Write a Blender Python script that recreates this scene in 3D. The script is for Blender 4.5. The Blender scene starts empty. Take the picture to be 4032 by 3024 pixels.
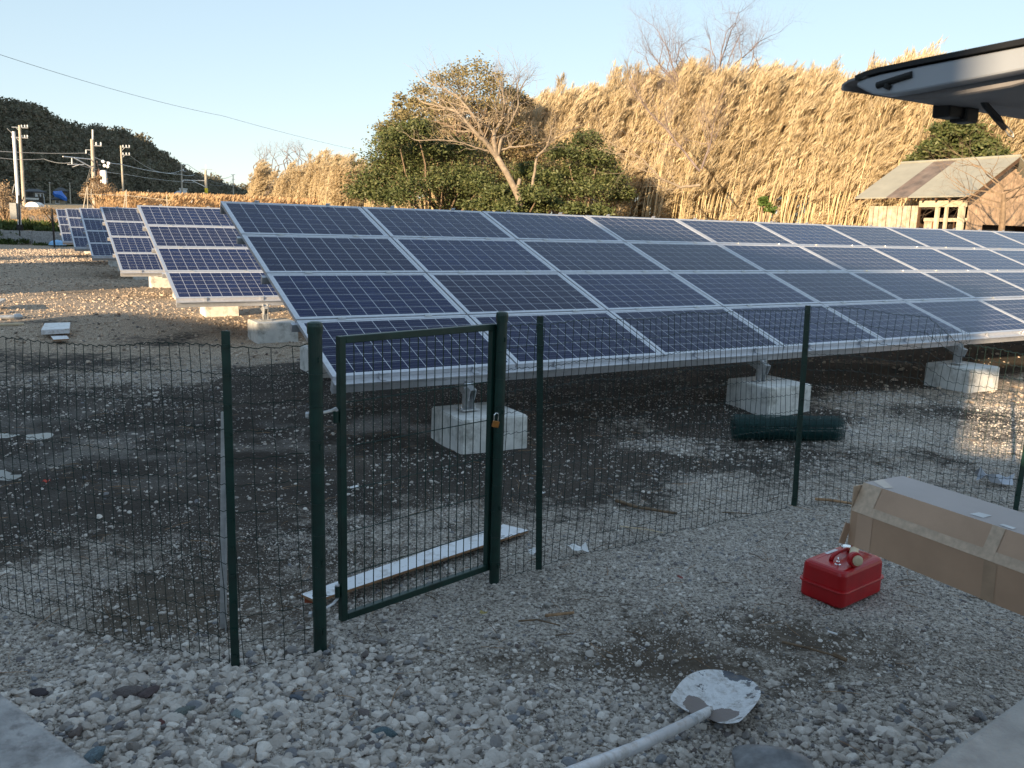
import bpy, math, random
import numpy as np
from mathutils import Vector, Matrix, Quaternion
R = math.radians
random.seed(7); rng = np.random.default_rng(7)
sc = bpy.context.scene
C = sc.collection
PI = math.pi

# ------------------------------------------------------------------ camera
F_PX = 3338.0; PITCH = R(10.55); ROLL = R(1.66); CAMZ = 1.85
_fw = Vector((0, math.cos(PITCH), -math.sin(PITCH))); _rt = Vector((1, 0, 0)); _up = _rt.cross(_fw)
IX = math.cos(ROLL)*_rt + math.sin(ROLL)*_up
IU = -math.sin(ROLL)*_rt + math.cos(ROLL)*_up
cam = bpy.data.cameras.new('camera'); camo = bpy.data.objects.new('camera', cam); C.objects.link(camo)
sc.camera = camo
cam.sensor_width = 36; cam.lens = F_PX/4032*36; cam.clip_start = .05; cam.clip_end = 6000
M = Matrix((IX, IU, -_fw)).transposed().to_4x4(); M.translation = Vector((0, 0, CAMZ)); camo.matrix_world = M
cam.dof.use_dof = True; cam.dof.focus_distance = 6.5; cam.dof.aperture_fstop = 10

# ------------------------------------------------------------------ sky and sun
SUN_EL = 11.5; SUN_AZ = 209.5           # azimuth clockwise from +Y
w = bpy.data.worlds.new("World"); sc.world = w; w.use_nodes = True
nt = w.node_tree; bg = nt.nodes['Background']
sky = nt.nodes.new('ShaderNodeTexSky'); sky.sky_type = 'NISHITA'; sky.sun_disc = False
sky.sun_elevation = R(SUN_EL); sky.sun_rotation = R(SUN_AZ); sky.air_density = 1.0; sky.dust_density = 0; sky.ozone_density = 3.2
sky_gain = nt.nodes.new('ShaderNodeMix'); sky_gain.data_type = 'RGBA'; sky_gain.blend_type = 'MULTIPLY'; sky_gain.inputs[0].default_value = 1   # lifts sky brightness, after the gamma flattens zenith-to-horizon contrast
sky_gain.inputs[7].default_value = (1.58, 1.60, 1.58, 1); gam = nt.nodes.new('ShaderNodeGamma'); gam.inputs[1].default_value = .42; nt.links.new(sky.outputs[0], gam.inputs[0]); nt.links.new(gam.outputs[0], sky_gain.inputs[6]); nt.links.new(sky_gain.outputs[2], bg.inputs[0]); bg.inputs[1].default_value = .15
sl = bpy.data.lights.new('sun', 'SUN'); so = bpy.data.objects.new('sun', sl); C.objects.link(so)
sl.energy = 5.0; sl.angle = R(.6); sl.color = (1, .76, .48)
sdir = Vector((math.sin(R(SUN_AZ-180))*math.cos(R(SUN_EL)), math.cos(R(SUN_AZ-180))*math.cos(R(SUN_EL)), -math.sin(R(SUN_EL))))
so.rotation_euler = sdir.to_track_quat('-Z', 'Y').to_euler()
sc.view_settings.view_transform = 'Standard'; sc.view_settings.look = 'None'
sc.view_settings.exposure = 1.15; sc.view_settings.gamma = 1
sc.cycles.use_denoising = True
sc.cycles.max_bounces = 6

# ------------------------------------------------------------------ survey: from the photograph's angles to metres
def ray(u, v):          # u, v in a 2212 px wide view
    d = IX*(u*4032/2212-2016) - IU*(v*4032/2212-1512) + _fw*F_PX
    return d
def G(u, v, z=0.0):     # where a line of sight meets the level z
    d = ray(u, v); t = (z-CAMZ)/d.z
    return Vector((d.x*t, d.y*t, z))
def at(u, v, r):        # point at horizontal distance r
    d = ray(u, v); k = r/math.hypot(d.x, d.y)
    return Vector((d.x*k, d.y*k, CAMZ+d.z*k))
def pol(az, r, z=0): return Vector((math.sin(R(az))*r, math.cos(R(az))*r, z))
def azel(u, v):
    d = ray(u, v); return math.degrees(math.atan2(d.x, d.y)), math.degrees(math.atan2(d.z, math.hypot(d.x, d.y)))
def ws(wc, s, z=0): return Vector((.866*wc+.5*s, -.5*wc+.866*s, z))
DX = Vector((.85892, .51211, 0)); DN = Vector((-.51211, .85892, 0))
def DNp(d, n, z=0): return DX*d + DN*n + Vector((0, 0, z))

# ------------------------------------------------------------------ materials
def nodes(name):
    m = bpy.data.materials.new(name); m.use_nodes = True
    return m, m.node_tree, m.node_tree.nodes['Principled BSDF']
def coords(t, kind='Object'):
    return t.nodes.new('ShaderNodeTexCoord').outputs[kind]
def noise(t, vec, scale, detail=5, rough=.55):
    n = t.nodes.new('ShaderNodeTexNoise'); n.inputs['Scale'].default_value = scale; n.inputs['Detail'].default_value = detail
    n.inputs['Roughness'].default_value = rough
    if vec is not None: t.links.new(vec, n.inputs['Vector'])
    return n.outputs['Fac']
def ramp(t, fac, stops):
    r = t.nodes.new('ShaderNodeValToRGB'); e = r.color_ramp.elements
    while len(e) < len(stops): e.new(.5)
    for k, (p, c) in enumerate(stops):
        e[k].position = p; e[k].color = (c, c, c, 1) if isinstance(c, (int, float)) else (*c, 1)
    t.links.new(fac, r.inputs[0]); return r.outputs[0]
def mix(t, fac, a, b, mode='MIX'):
    n = t.nodes.new('ShaderNodeMix'); n.data_type = 'RGBA'; n.blend_type = mode
    for sock, v in ((n.inputs[0], fac), (n.inputs[6], a), (n.inputs[7], b)):
        if hasattr(v, 'links'): t.links.new(v, sock)
        elif isinstance(v, (int, float)): sock.default_value = v if sock.type == 'VALUE' else (v, v, v, 1)
        else: sock.default_value = (*v, 1)
    return n.outputs[2]
def math_(t, op, a, b=0.0):
    n = t.nodes.new('ShaderNodeMath'); n.operation = op
    for k, v in enumerate((a, b)):
        if hasattr(v, 'links'): t.links.new(v, n.inputs[k])
        else: n.inputs[k].default_value = v
    return n.outputs[0]
def bump(t, b, h, strength=.4, dist=.01):
    n = t.nodes.new('ShaderNodeBump'); n.inputs['Strength'].default_value = strength; n.inputs['Distance'].default_value = dist
    t.links.new(h, n.inputs['Height']); t.links.new(n.outputs[0], b.inputs['Normal'])
def mat(name, col, rough=.6, metal=0, var=.12, vs=8, bmp=0, bs=40, spec=None, dirt=None, ds=3):
    m, t, b = nodes(name); oc = coords(t)
    f = noise(t, oc, vs)
    lo = tuple(max(0, c*(1-var*1.6)) for c in col); hi = tuple(min(1, c*(1+var*1.6)) for c in col)
    c = ramp(t, f, [(.3, lo), (.7, hi)])
    if dirt:
        c = mix(t, ramp(t, noise(t, oc, ds, 8, .65), [(.5, 0.0), (.68, .8)]), c, dirt)
    t.links.new(c, b.inputs['Base Color']); b.inputs['Roughness'].default_value = rough; b.inputs['Metallic'].default_value = metal
    if spec is not None: b.inputs['Specular IOR Level'].default_value = spec
    if bmp: bump(t, b, noise(t, oc, bs, 6), bmp)
    return m
def leafmat(name, cols, rough=.6, spec=.3, trans=0.0):
    m, t, b = nodes(name)
    g = t.nodes.new('ShaderNodeNewGeometry'); oi = t.nodes.new('ShaderNodeObjectInfo')
    f = math_(t, 'FRACT', math_(t, 'ADD', g.outputs['Random Per Island'], oi.outputs['Random']))
    n = len(cols)
    c = ramp(t, f, [(k/(n-1), cols[k]) for k in range(n)])
    t.links.new(c, b.inputs['Base Color']); b.inputs['Roughness'].default_value = rough; b.inputs['Specular IOR Level'].default_value = spec
    if trans:
        tr = t.nodes.new('ShaderNodeBsdfTranslucent'); t.links.new(c, tr.inputs[0])
        mx = t.nodes.new('ShaderNodeMixShader'); mx.inputs[0].default_value = trans
        t.links.new(b.outputs[0], mx.inputs[1]); t.links.new(tr.outputs[0], mx.inputs[2])
        t.links.new(mx.outputs[0], t.nodes['Material Output'].inputs[0])
    return m

M_alu = mat('brushed_aluminium', (.58, .59, .63), .38, .55, .06, 20, .05, 60)
M_galv = mat('galvanised_steel', (.55, .56, .57), .45, .6, .12, 25)
M_green = mat('green_pvc', (.005, .030, .023), .42, 0, .2, 15, .1, 80, dirt=(.014, .03, .025), ds=9)
M_wire = mat('green_wire', (.006, .022, .018), .45, 0, .2, 30)
M_wireroll = mat('roll_wire', (.005, .045, .042), .45, 0, .2, 30)
M_conc = mat('block_concrete', (.68, .67, .64), .85, 0, .1, 6, .35, 60, dirt=(.24, .23, .2), ds=5)
M_oldconc = mat('wall_concrete', (.34, .33, .325), .9, 0, .25, 14, .9, 90, dirt=(.16, .15, .145), ds=34)
M_oldconc2 = mat('smooth_wall_concrete', (.40, .39, .375), .9, 0, .12, 10, .5, 120, dirt=(.25, .24, .23), ds=7)
M_pole = mat('pole_concrete', (.46, .41, .34), .85, 0, .12, 2)
M_white = mat('white_paint', (.75, .76, .78), .4, 0, .04, 3)
M_dark = mat('dark_plastic', (.012, .012, .014), .45, 0, .2, 5)
M_rubber = mat('black_rubber', (.01, .01, .01), .7)
M_brass = mat('brass', (.45, .2, .06), .35, .8, .1, 40)
M_chrome = mat('chrome', (.8, .8, .8), .12, 1, .02)
M_cardboard = mat('cardboard', (.58, .385, .265), .8, 0, .07, 4, .08, 50)
M_cardtop = mat('cardboard_top', (.50, .44, .42), .7, 0, .04, 4)
M_tape = mat('packing_tape', (.60, .44, .31), .3, 0, .1, 45, .1, 30)
M_paper = mat('white_paper', (.8, .8, .8), .6)
M_red = mat('red_enamel', (.42, .008, .012), .3, 0, .1, 8, .05, 30)
M_cream = mat('cream_plastic', (.62, .5, .33), .45, 0, .08, 8)
M_woodw = mat('weathered_planks', (.50, .42, .32), .8, 0, .25, 5, .2, 40)
M_woodd = mat('dark_timber', (.10, .055, .03), .8, 0, .25, 5)
M_black = mat('interior_shade', (.012, .009, .007), .9)  # near-black colour standing in for shade inside the shed
M_roofg = mat('grey_roofing', (.33, .32, .27), .6, 0, .06, 2, .05, 20)
M_roofr = mat('rusty_roofing', (.17, .135, .115), .6, 0, .3, 2.2, .1, 20, dirt=(.25, .18, .145), ds=1.5)
M_bark = mat('pale_bark', (.27, .215, .16), .85, 0, .2, 8, .3, 30)
M_barkd = mat('brown_bark', (.20, .14, .09), .85, 0, .25, 8)
M_twig = mat('grey_twigs', (.20, .155, .145), .8, 0, .2, 3)
M_stick = mat('dry_stick', (.15, .10, .06), .85, 0, .25, 20)
M_lath = mat('split_wood', (.36, .22, .12), .8, 0, .3, 20)
M_hwall = mat('house_render', (.74, .73, .70), .8, 0, .05, 1)
M_hroof = mat('dark_roof_tiles', (.05, .05, .055), .7, 0, .2, 3)
M_tarp = mat('blue_tarp', (.02, .13, .5), .5, 0, .15, 2)
M_glassd = mat('dark_window', (.02, .025, .03), .12, 0, .05)
M_cellink = None
M_board = mat('white_board', (.74, .75, .78), .35, 0, .04, 5, 0, 40, dirt=(.35, .3, .26), ds=14)
M_ply = mat('board_core', (.30, .17, .09), .8, 0, .2, 20)
M_bam = leafmat('dry_bamboo_leaf', [(.64, .53, .35), (.48, .38, .23), (.76, .65, .46), (.34, .25, .15), (.68, .57, .39)], .5, .35, .3)
M_stem = leafmat('bamboo_stem', [(.66, .53, .32), (.48, .37, .2), (.74, .61, .4)], .6)
M_ever = leafmat('evergreen_leaf', [(.08, .105, .035), (.125, .15, .055), (.055, .075, .028), (.19, .195, .08), (.10, .12, .045)], .5, .3, .2)
M_olive = leafmat('olive_leaf', [(.26, .22, .10), (.36, .29, .14), (.18, .15, .07), (.30, .25, .12)], .5, .4, .2)
M_orange = leafmat('orange_leaf', [(.36, .17, .05), (.28, .12, .04), (.42, .22, .08)], .6, .3, .2)
M_hillleaf = leafmat('hill_leaf', [(.14, .14, .095), (.17, .16, .11), (.22, .18, .13), (.11, .11, .08)], .7, .2, .15)
M_reed = leafmat('dry_reed', [(.46, .30, .16), (.55, .38, .22), (.36, .22, .11), (.6, .46, .3)], .7, .2, .2)
M_weed = leafmat('weed_leaf', [(.05, .075, .02), (.08, .11, .03), (.035, .05, .015)], .6, .3)

# solar cells: printed blue polycrystalline cells with fine silver bus bars, behind glass
def cellmat():
    m, t, b = nodes('solar_cell')
    uv = coords(t, 'UV'); g = t.nodes.new('ShaderNodeNewGeometry')
    sep = t.nodes.new('ShaderNodeSeparateXYZ'); t.links.new(uv, sep.inputs[0])
    v = t.nodes.new('ShaderNodeTexVoronoi'); v.inputs['Scale'].default_value = 70; t.links.new(coords(t), v.inputs['Vector'])
    base = ramp(t, v.outputs['Color'], [(0, (.003, .009, .050)), (1, (.008, .020, .092))])
    oi = t.nodes.new('ShaderNodeObjectInfo'); base = mix(t, ramp(t, g.outputs['Random Per Island'], [(0, 0.0), (1, .35)]), base, (.008, .008, .035)); base = mix(t, ramp(t, oi.outputs['Random'], [(.3, 0.0), (1, .6)]), base, (.012, .010, .028))
    fr = math_(t, 'FRACT', math_(t, 'MULTIPLY', sep.outputs['Y'], 3.0))
    bar = math_(t, 'LESS_THAN', math_(t, 'ABSOLUTE', math_(t, 'SUBTRACT', fr, .5)), .025)
    c = mix(t, math_(t, 'MULTIPLY', bar, .45), base, (.4, .42, .45))
    t.links.new(c, b.inputs['Base Color']); b.inputs['Roughness'].default_value = .12; b.inputs['IOR'].default_value = 1.36; b.inputs['Specular IOR Level'].default_value = .17
    b.inputs['Coat Weight'].default_value = .0
    return m
M_cell = cellmat()
M_back = mat('cell_backsheet', (.66, .68, .74), .2, 0, .02)

def stonemat(name='crushed_stone', tan=0.0):
    m, t, b = nodes(name); oi = t.nodes.new('ShaderNodeObjectInfo'); oc = coords(t)
    c = ramp(t, oi.outputs['Random'], [(0, (.66, .60, .54)), (.2, (.40, .355, .315)), (.42, (.78, .72, .655)), (.6, (.48, .43, .385)), (.75, (.61, .555, .50)), (.86, (.26, .235, .215)), (.94, (.22, .23, .25)), (1, (.13, .10, .09))])
    c = mix(t, ramp(t, noise(t, oc, 1.6, 6), [(.45, 0.0), (.8, .35)]), c, (.28, .245, .21))
    if tan: c = mix(t, tan, c, (.80, .60, .40), 'MULTIPLY')
    t.links.new(c, b.inputs['Base Color']); b.inputs['Roughness'].default_value = .85
    bump(t, b, noise(t, oc, 5, 5), .3, .06)
    return m
M_stone = stonemat(); M_stonetan = stonemat('tan_crushed_stone', .5)
def groundmat():
    m, t, b = nodes('muddy_gravel_ground'); oc = coords(t)
    a = t.nodes.new('ShaderNodeAttribute'); a.attribute_name = 'grit'
    a2 = t.nodes.new('ShaderNodeAttribute'); a2.attribute_name = 'straw'
    n1 = noise(t, oc, 9, 10, .7); n2 = noise(t, oc, 55, 6, .7); n3 = noise(t, oc, 1.3, 8, .65)
    g = math_(t, 'ADD', a.outputs['Fac'], math_(t, 'MULTIPLY', math_(t, 'SUBTRACT', n1, .5), 1.5))
    gf = ramp(t, g, [(.2, 0.0), (.55, 1.0)])
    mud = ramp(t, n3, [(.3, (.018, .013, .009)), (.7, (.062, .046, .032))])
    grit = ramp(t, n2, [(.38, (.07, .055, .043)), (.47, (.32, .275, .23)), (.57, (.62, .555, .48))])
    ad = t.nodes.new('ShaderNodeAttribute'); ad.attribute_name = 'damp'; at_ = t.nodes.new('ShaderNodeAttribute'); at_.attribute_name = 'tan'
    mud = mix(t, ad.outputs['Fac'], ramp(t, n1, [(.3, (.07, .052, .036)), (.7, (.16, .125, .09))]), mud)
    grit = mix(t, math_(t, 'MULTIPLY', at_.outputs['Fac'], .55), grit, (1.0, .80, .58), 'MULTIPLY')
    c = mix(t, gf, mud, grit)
    straw = ramp(t, n1, [(.3, (.16, .12, .06)), (.5, (.34, .25, .14)), (.7, (.5, .38, .22))])
    c = mix(t, a2.outputs['Fac'], c, straw)
    t.links.new(c, b.inputs['Base Color'])
    a3 = t.nodes.new('ShaderNodeAttribute'); a3.attribute_name = 'wet'
    r = math_(t, 'SUBTRACT', .9, math_(t, 'MULTIPLY', math_(t, 'MULTIPLY', a3.outputs['Fac'], ramp(t, n3, [(.45, 0.0), (.6, 1.0)])), .55))
    t.links.new(r, b.inputs['Roughness'])
    v = t.nodes.new('ShaderNodeTexVoronoi'); v.inputs['Scale'].default_value = 45; t.links.new(oc, v.inputs['Vector'])
    h = math_(t, 'ADD', math_(t, 'ADD', math_(t, 'MULTIPLY', n2, .7), math_(t, 'MULTIPLY', n1, 2.2)), math_(t, 'MULTIPLY', math_(t, 'SUBTRACT', 1.0, v.outputs['Distance']), .6))
    bump(t, b, h, .9, .022)
    return m
M_ground = groundmat()
def watermat():
    m, t, b = nodes('puddle_water'); b.inputs['Base Color'].default_value = (.02, .017, .013, 1)
    b.inputs['Roughness'].default_value = .03; b.inputs['IOR'].default_value = 1.33; b.inputs['Specular IOR Level'].default_value = .9
    bump(t, b, noise(t, coords(t), 12, 2), .05, .01); return m
M_water = watermat()

# ------------------------------------------------------------------ mesh helpers
class MB:
    def __init__(s): s.v = []; s.f = []; s.m = []; s.mats = []; s.uv = None
    def mi(s, m):
        if m not in s.mats: s.mats.append(m)
        return s.mats.index(m)
    def add(s, vs, fs, m):
        o = len(s.v); s.v += [tuple(p) for p in vs]; k = s.mi(m)
        for f in fs: s.f.append(tuple(i+o for i in f)); s.m.append(k)
    def box(s, c, size, m, rot=None, taper=1.0):
        c = Vector(c); a, b_, h = [x/2 for x in size]; vs = []
        for z in (-1, 1):
            k = taper if z > 0 else 1
            for x, y in ((-1, -1), (1, -1), (1, 1), (-1, 1)):
                p = Vector((x*a*k, y*b_*k, z*h))
                vs.append(c + (rot @ p if rot else p))
        s.add(vs, [(3, 2, 1, 0), (4, 5, 6, 7), (0, 1, 5, 4), (1, 2, 6, 5), (2, 3, 7, 6), (3, 0, 4, 7)], m)
    def tube(s, pts, r, m, n=6, cap=True):
        pts = [Vector(p) for p in pts]; rs = r if isinstance(r, (list, tuple)) else [r]*len(pts)
        o = len(s.v); k = s.mi(m); up = None
        for i, p in enumerate(pts):
            a = pts[max(i-1, 0)]; b_ = pts[min(i+1, len(pts)-1)]; t = (b_-a)
            t = t.normalized() if t.length > 1e-9 else Vector((0, 0, 1))
            if up is None: up = t.cross(Vector((0, 0, 1)) if abs(t.z) < .9 else Vector((1, 0, 0))).normalized()
            e1 = (up - t*up.dot(t)); e1 = e1.normalized() if e1.length > 1e-6 else t.orthogonal().normalized(); up = e1; e2 = t.cross(e1)
            for j in range(n):
                an = 2*PI*j/n; s.v.append(tuple(p + e1*(rs[i]*math.cos(an)) + e2*(rs[i]*math.sin(an))))
        for i in range(len(pts)-1):
            for j in range(n):
                s.f.append((o+i*n+j, o+i*n+(j+1) % n, o+(i+1)*n+(j+1) % n, o+(i+1)*n+j)); s.m.append(k)
        if cap and n > 2:
            s.f.append(tuple(o+j for j in range(n))[::-1]); s.m.append(k)
            s.f.append(tuple(o+(len(pts)-1)*n+j for j in range(n))); s.m.append(k)
    def lathe(s, c, prof, m, n=16, rot=None):
        c = Vector(c); vs = []
        for r_, z in prof:
            for j in range(n):
                p = Vector((r_*math.cos(2*PI*j/n), r_*math.sin(2*PI*j/n), z)); vs.append(c + (rot @ p if rot else p))
        fs = [(i*n+j, i*n+(j+1) % n, (i+1)*n+(j+1) % n, (i+1)*n+j) for i in range(len(prof)-1) for j in range(n)]
        fs += [tuple(range(n))[::-1], tuple((len(prof)-1)*n+j for j in range(n))]
        s.add(vs, fs, m)
    def prism(s, poly, a, b_, m):      # polygon given as function of (p) lists: extrude list of Vectors by vector a->b_
        n = len(poly); vs = [Vector(p)+Vector(a) for p in poly]+[Vector(p)+Vector(b_) for p in poly]
        s.add(vs, [tuple(range(n))[::-1], tuple(range(n, 2*n))]+[(i, (i+1) % n, n+(i+1) % n, n+i) for i in range(n)], m)
    def mesh(s, name, smooth=False):
        me = bpy.data.meshes.new(name); me.from_pydata(s.v, [], s.f)
        for m in s.mats: me.materials.append(m)
        me.polygons.foreach_set('material_index', s.m)
        if smooth: me.polygons.foreach_set('use_smooth', [True]*len(s.f))
        me.update(); return me
    def obj(s, name, parent=None, smooth=False, bevel=0, **kw):
        o = bpy.data.objects.new(name, s.mesh(name, smooth)); C.objects.link(o)
        if parent: o.parent = parent
        if bevel:
            b = o.modifiers.new('bevel', 'BEVEL'); b.width = bevel; b.segments = 2; b.limit_method = 'ANGLE'
        for k, v in kw.items(): o[k] = v
        return o
def thing(name, label, cat, loc=(0, 0, 0), rz=0, group=None):
    o = bpy.data.objects.new(name, None); C.objects.link(o); o.location = loc; o.rotation_euler = (0, 0, rz)
    o.empty_display_size = .1; o['label'] = label; o['category'] = cat
    if group: o['group'] = group
    return o
def tag(o, label, cat, group=None):
    o['label'] = label; o['category'] = cat
    if group: o['group'] = group
    return o
def inst(mesh, name, parent=None, loc=(0, 0, 0), rot=(0, 0, 0), **kw):
    o = bpy.data.objects.new(name, mesh); C.objects.link(o); o.location = loc; o.rotation_euler = rot
    if parent: o.parent = parent
    for k, v in kw.items(): o[k] = v
    return o

# value noise in numpy
_perm = rng.random((256, 256))
def vnoise(x, y):
    xi = np.floor(x).astype(int); yi = np.floor(y).astype(int); fx = x-xi; fy = y-yi
    fx = fx*fx*(3-2*fx); fy = fy*fy*(3-2*fy)
    g = lambda a, b_: _perm[a % 256, b_ % 256]
    return (g(xi, yi)*(1-fx)+g(xi+1, yi)*fx)*(1-fy)+(g(xi, yi+1)*(1-fx)+g(xi+1, yi+1)*fx)*fy
def fbm(x, y, sc_=1., o=4):
    s = 0; a = .5; t = 0
    for k in range(o):
        s = s+a*vnoise(x*sc_*2**k+17.3*k, y*sc_*2**k+9.1*k); t += a; a *= .5
    return s/t

# ------------------------------------------------------------------ terrain
def blob(x, y, cx, cy, rx, ry, ang=0):
    c, s = math.cos(ang), math.sin(ang); dx = x-cx; dy = y-cy
    u = (dx*c+dy*s)/rx; v = (-dx*s+dy*c)/ry
    return np.exp(-(u*u+v*v))
def terrain(x, y):
    x = np.asarray(x, float); y = np.asarray(y, float)
    q = y-49-np.maximum(0, x+12)*.02
    far = np.clip(q/.6, 0, 1)*.78 + np.clip(q, 0, 75)*.030 + np.clip(q-75, 0, 1e4)*.013
    d = np.hypot(x, y)
    near = 1/(1+np.exp((d-26)/4))
    h = (fbm(x+50, y+50, .45, 3)-.5)*.10*near + (fbm(x, y, 2.2, 4)-.5)*.055*near
    h = h + .05*blob(x, y, -1.6, 8.3, 2.2, .5, .5) + .04*blob(x, y, 1, 8.6, 3, .5, .5)
    h = h - .04*blob(x, y, -4.35, 6.95, 1.0, .30, .1) - .04*blob(x, y, -3.75, 5.75, .48, .36)
    h = h + (fbm(x+7, y+3, 6.5, 3)-.5)*.03*near*blob(x, y, -4, 6.4, 2.2, 1.6)
    h = h*(1/(1+np.exp(-(d-2)/.4)))
    return far+h
def gritmap(x, y):
    g = .56 + (fbm(x+5, y+31, .55, 4)-.5)*1.5 + (fbm(x+85, y+11, 1.7, 3)-.5)*.7
    g = g + .75*blob(x, y, -1.0, 2.3, 2.2, 1.3) + .45*blob(x, y, 1.6, 4.9, 1.6, .9, .3) + .35*blob(x, y, .6, 5.6, 2.0, .8, .3)
    g = g + .3*blob(x, y, 2.2, 2.6, 1.2, .9)
    g = g - .65*blob(x, y, -4.0, 7.5, 3.4, 2.1) - .12*np.clip((y-4.6)/.8, 0, 1)*np.clip((9.5-y), 0, 1) - .45*blob(x, y, -1.2, 6.8, 2.2, 1.2, .4) - .2*blob(x, y, .9, 3.7, .9, .35, .1) - .3*blob(x, y, 3.7, 6.7, 1.5, .7)
    g = g - .42*blob(x, y, -2.7, 5.2, 1.7, 1.1, .1) - .22*blob(x, y, -.7, 5.6, 1.2, .8) - .34*blob(x, y, .75, 3.45, .6, .22, .2) - .3*blob(x, y, 1.25, 3.2, .3, .16) - .3*blob(x, y, .1, 3.3, .3, .16)
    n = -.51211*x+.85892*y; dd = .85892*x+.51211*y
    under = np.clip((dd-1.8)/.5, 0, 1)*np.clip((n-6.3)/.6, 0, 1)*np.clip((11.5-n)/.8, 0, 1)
    g = g - .8*under  # shade under the nearest panel row, put in as dark mud
    g = g + .30*np.clip((y-9.5)/3, 0, 1)*(1-under)
    return np.clip(g, 0, 1)
def zg(x, y): return float(terrain(x, y))
def axis(pairs):
    out = []
    for a, b_, st in pairs: out += list(np.arange(a, b_, st))
    return np.array(out+[pairs[-1][1]])
gx = axis([(-2500, -300, 220), (-300, -60, 20), (-60, -14, 2), (-14, -6, .4), (-6, 6, .075), (6, 14, .4), (14, 60, 2), (60, 300, 20), (300, 2500, 220)])
gy = axis([(-400, -20, 40), (-20, -2, 1.5), (-2, 1.5, .3), (1.5, 9, .075), (9, 16, .2), (16, 46, 1), (46, 54, .3), (54, 130, 3), (130, 400, 15), (400, 4000, 240)])
X, Y = np.meshgrid(gx, gy); Z = terrain(X, Y)
nx, ny = len(gx), len(gy)
me = bpy.data.meshes.new('ground')
vs = np.stack([X.ravel(), Y.ravel(), Z.ravel()], 1)
ii = np.arange(nx*ny).reshape(ny, nx)
fs = np.stack([ii[:-1, :-1].ravel(), ii[:-1, 1:].ravel(), ii[1:, 1:].ravel(), ii[1:, :-1].ravel()], 1)
me.vertices.add(len(vs)); me.vertices.foreach_set('co', vs.ravel())
me.loops.add(len(fs)*4); me.loops.foreach_set('vertex_index', fs.ravel())
me.polygons.add(len(fs)); me.polygons.foreach_set('loop_start', np.arange(len(fs))*4)
me.polygons.foreach_set('use_smooth', np.ones(len(fs), bool)); me.update(calc_edges=True); me.validate()
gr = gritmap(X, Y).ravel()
straw = (np.clip((Y-49.3)/.8, 0, 1)*np.clip(.4+(fbm(X, Y, .12, 3)-.4)*4, .15, 1)).ravel()
wet = np.clip(1.0*blob(X, Y, -4.0, 6.6, 2.6, 1.7)+.9*blob(X, Y, -1.3, 7.2, 2.2, .9, .4)-.1, 0, 1).ravel()*(1-gr)
damp = np.clip((Y-3.75)/.9, 0, 1).ravel(); tan_ = np.clip((Y-7.5)/4, 0, 1).ravel()
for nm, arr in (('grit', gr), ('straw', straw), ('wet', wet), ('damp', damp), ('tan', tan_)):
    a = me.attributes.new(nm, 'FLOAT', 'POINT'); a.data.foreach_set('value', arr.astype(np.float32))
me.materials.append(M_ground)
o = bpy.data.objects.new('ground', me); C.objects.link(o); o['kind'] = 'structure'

# ------------------------------------------------------------------ scatter
def scatter(name, variants, P_, rot, scl, vi, smooth=False):
    me = bpy.data.meshes.new(name); me.vertices.add(len(P_)); me.vertices.foreach_set('co', np.asarray(P_, np.float32).ravel())
    for nm, t_, dat in (('rotv', 'FLOAT_VECTOR', rot), ('sclv', 'FLOAT_VECTOR', scl), ('vi', 'INT', vi)):
        a = me.attributes.new(nm, t_, 'POINT')
        a.data.foreach_set('vector' if t_ == 'FLOAT_VECTOR' else 'value', np.asarray(dat, np.int32 if t_ == 'INT' else np.float32).ravel())
    ob = bpy.data.objects.new(name, me); C.objects.link(ob)
    ng = bpy.data.node_groups.new(name+'_scatter', 'GeometryNodeTree')
    ng.interface.new_socket('Geometry', in_out='INPUT', socket_type='NodeSocketGeometry')
    ng.interface.new_socket('Geometry', in_out='OUTPUT', socket_type='NodeSocketGeometry')
    N = ng.nodes; L = ng.links
    gi = N.new('NodeGroupInput'); go = N.new('NodeGroupOutput'); ip = N.new('GeometryNodeInstanceOnPoints'); ci = N.new('GeometryNodeCollectionInfo')
    ci.inputs['Collection'].default_value = variants; ci.inputs['Separate Children'].default_value = True; ci.inputs['Reset Children'].default_value = True
    def na(nm, t_):
        a = N.new('GeometryNodeInputNamedAttribute'); a.data_type = t_; a.inputs['Name'].default_value = nm; return a.outputs['Attribute']
    L.new(gi.outputs[0], ip.inputs['Points']); L.new(ci.outputs[0], ip.inputs['Instance']); ip.inputs['Pick Instance'].default_value = True
    L.new(na('vi', 'INT'), ip.inputs['Instance Index']); e = N.new('FunctionNodeEulerToRotation')
    L.new(na('rotv', 'FLOAT_VECTOR'), e.inputs[0]); L.new(e.outputs[0], ip.inputs['Rotation']); L.new(na('sclv', 'FLOAT_VECTOR'), ip.inputs['Scale'])
    L.new(ip.outputs[0], go.inputs[0])
    m = ob.modifiers.new('scatter', 'NODES'); m.node_group = ng
    ob['kind'] = 'stuff'
    return ob
def variants(name, meshes):
    col = bpy.data.collections.new(name)
    for k, me_ in enumerate(meshes): col.objects.link(bpy.data.objects.new('%s_%02d' % (name, k), me_))
    return col
import bmesh
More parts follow.
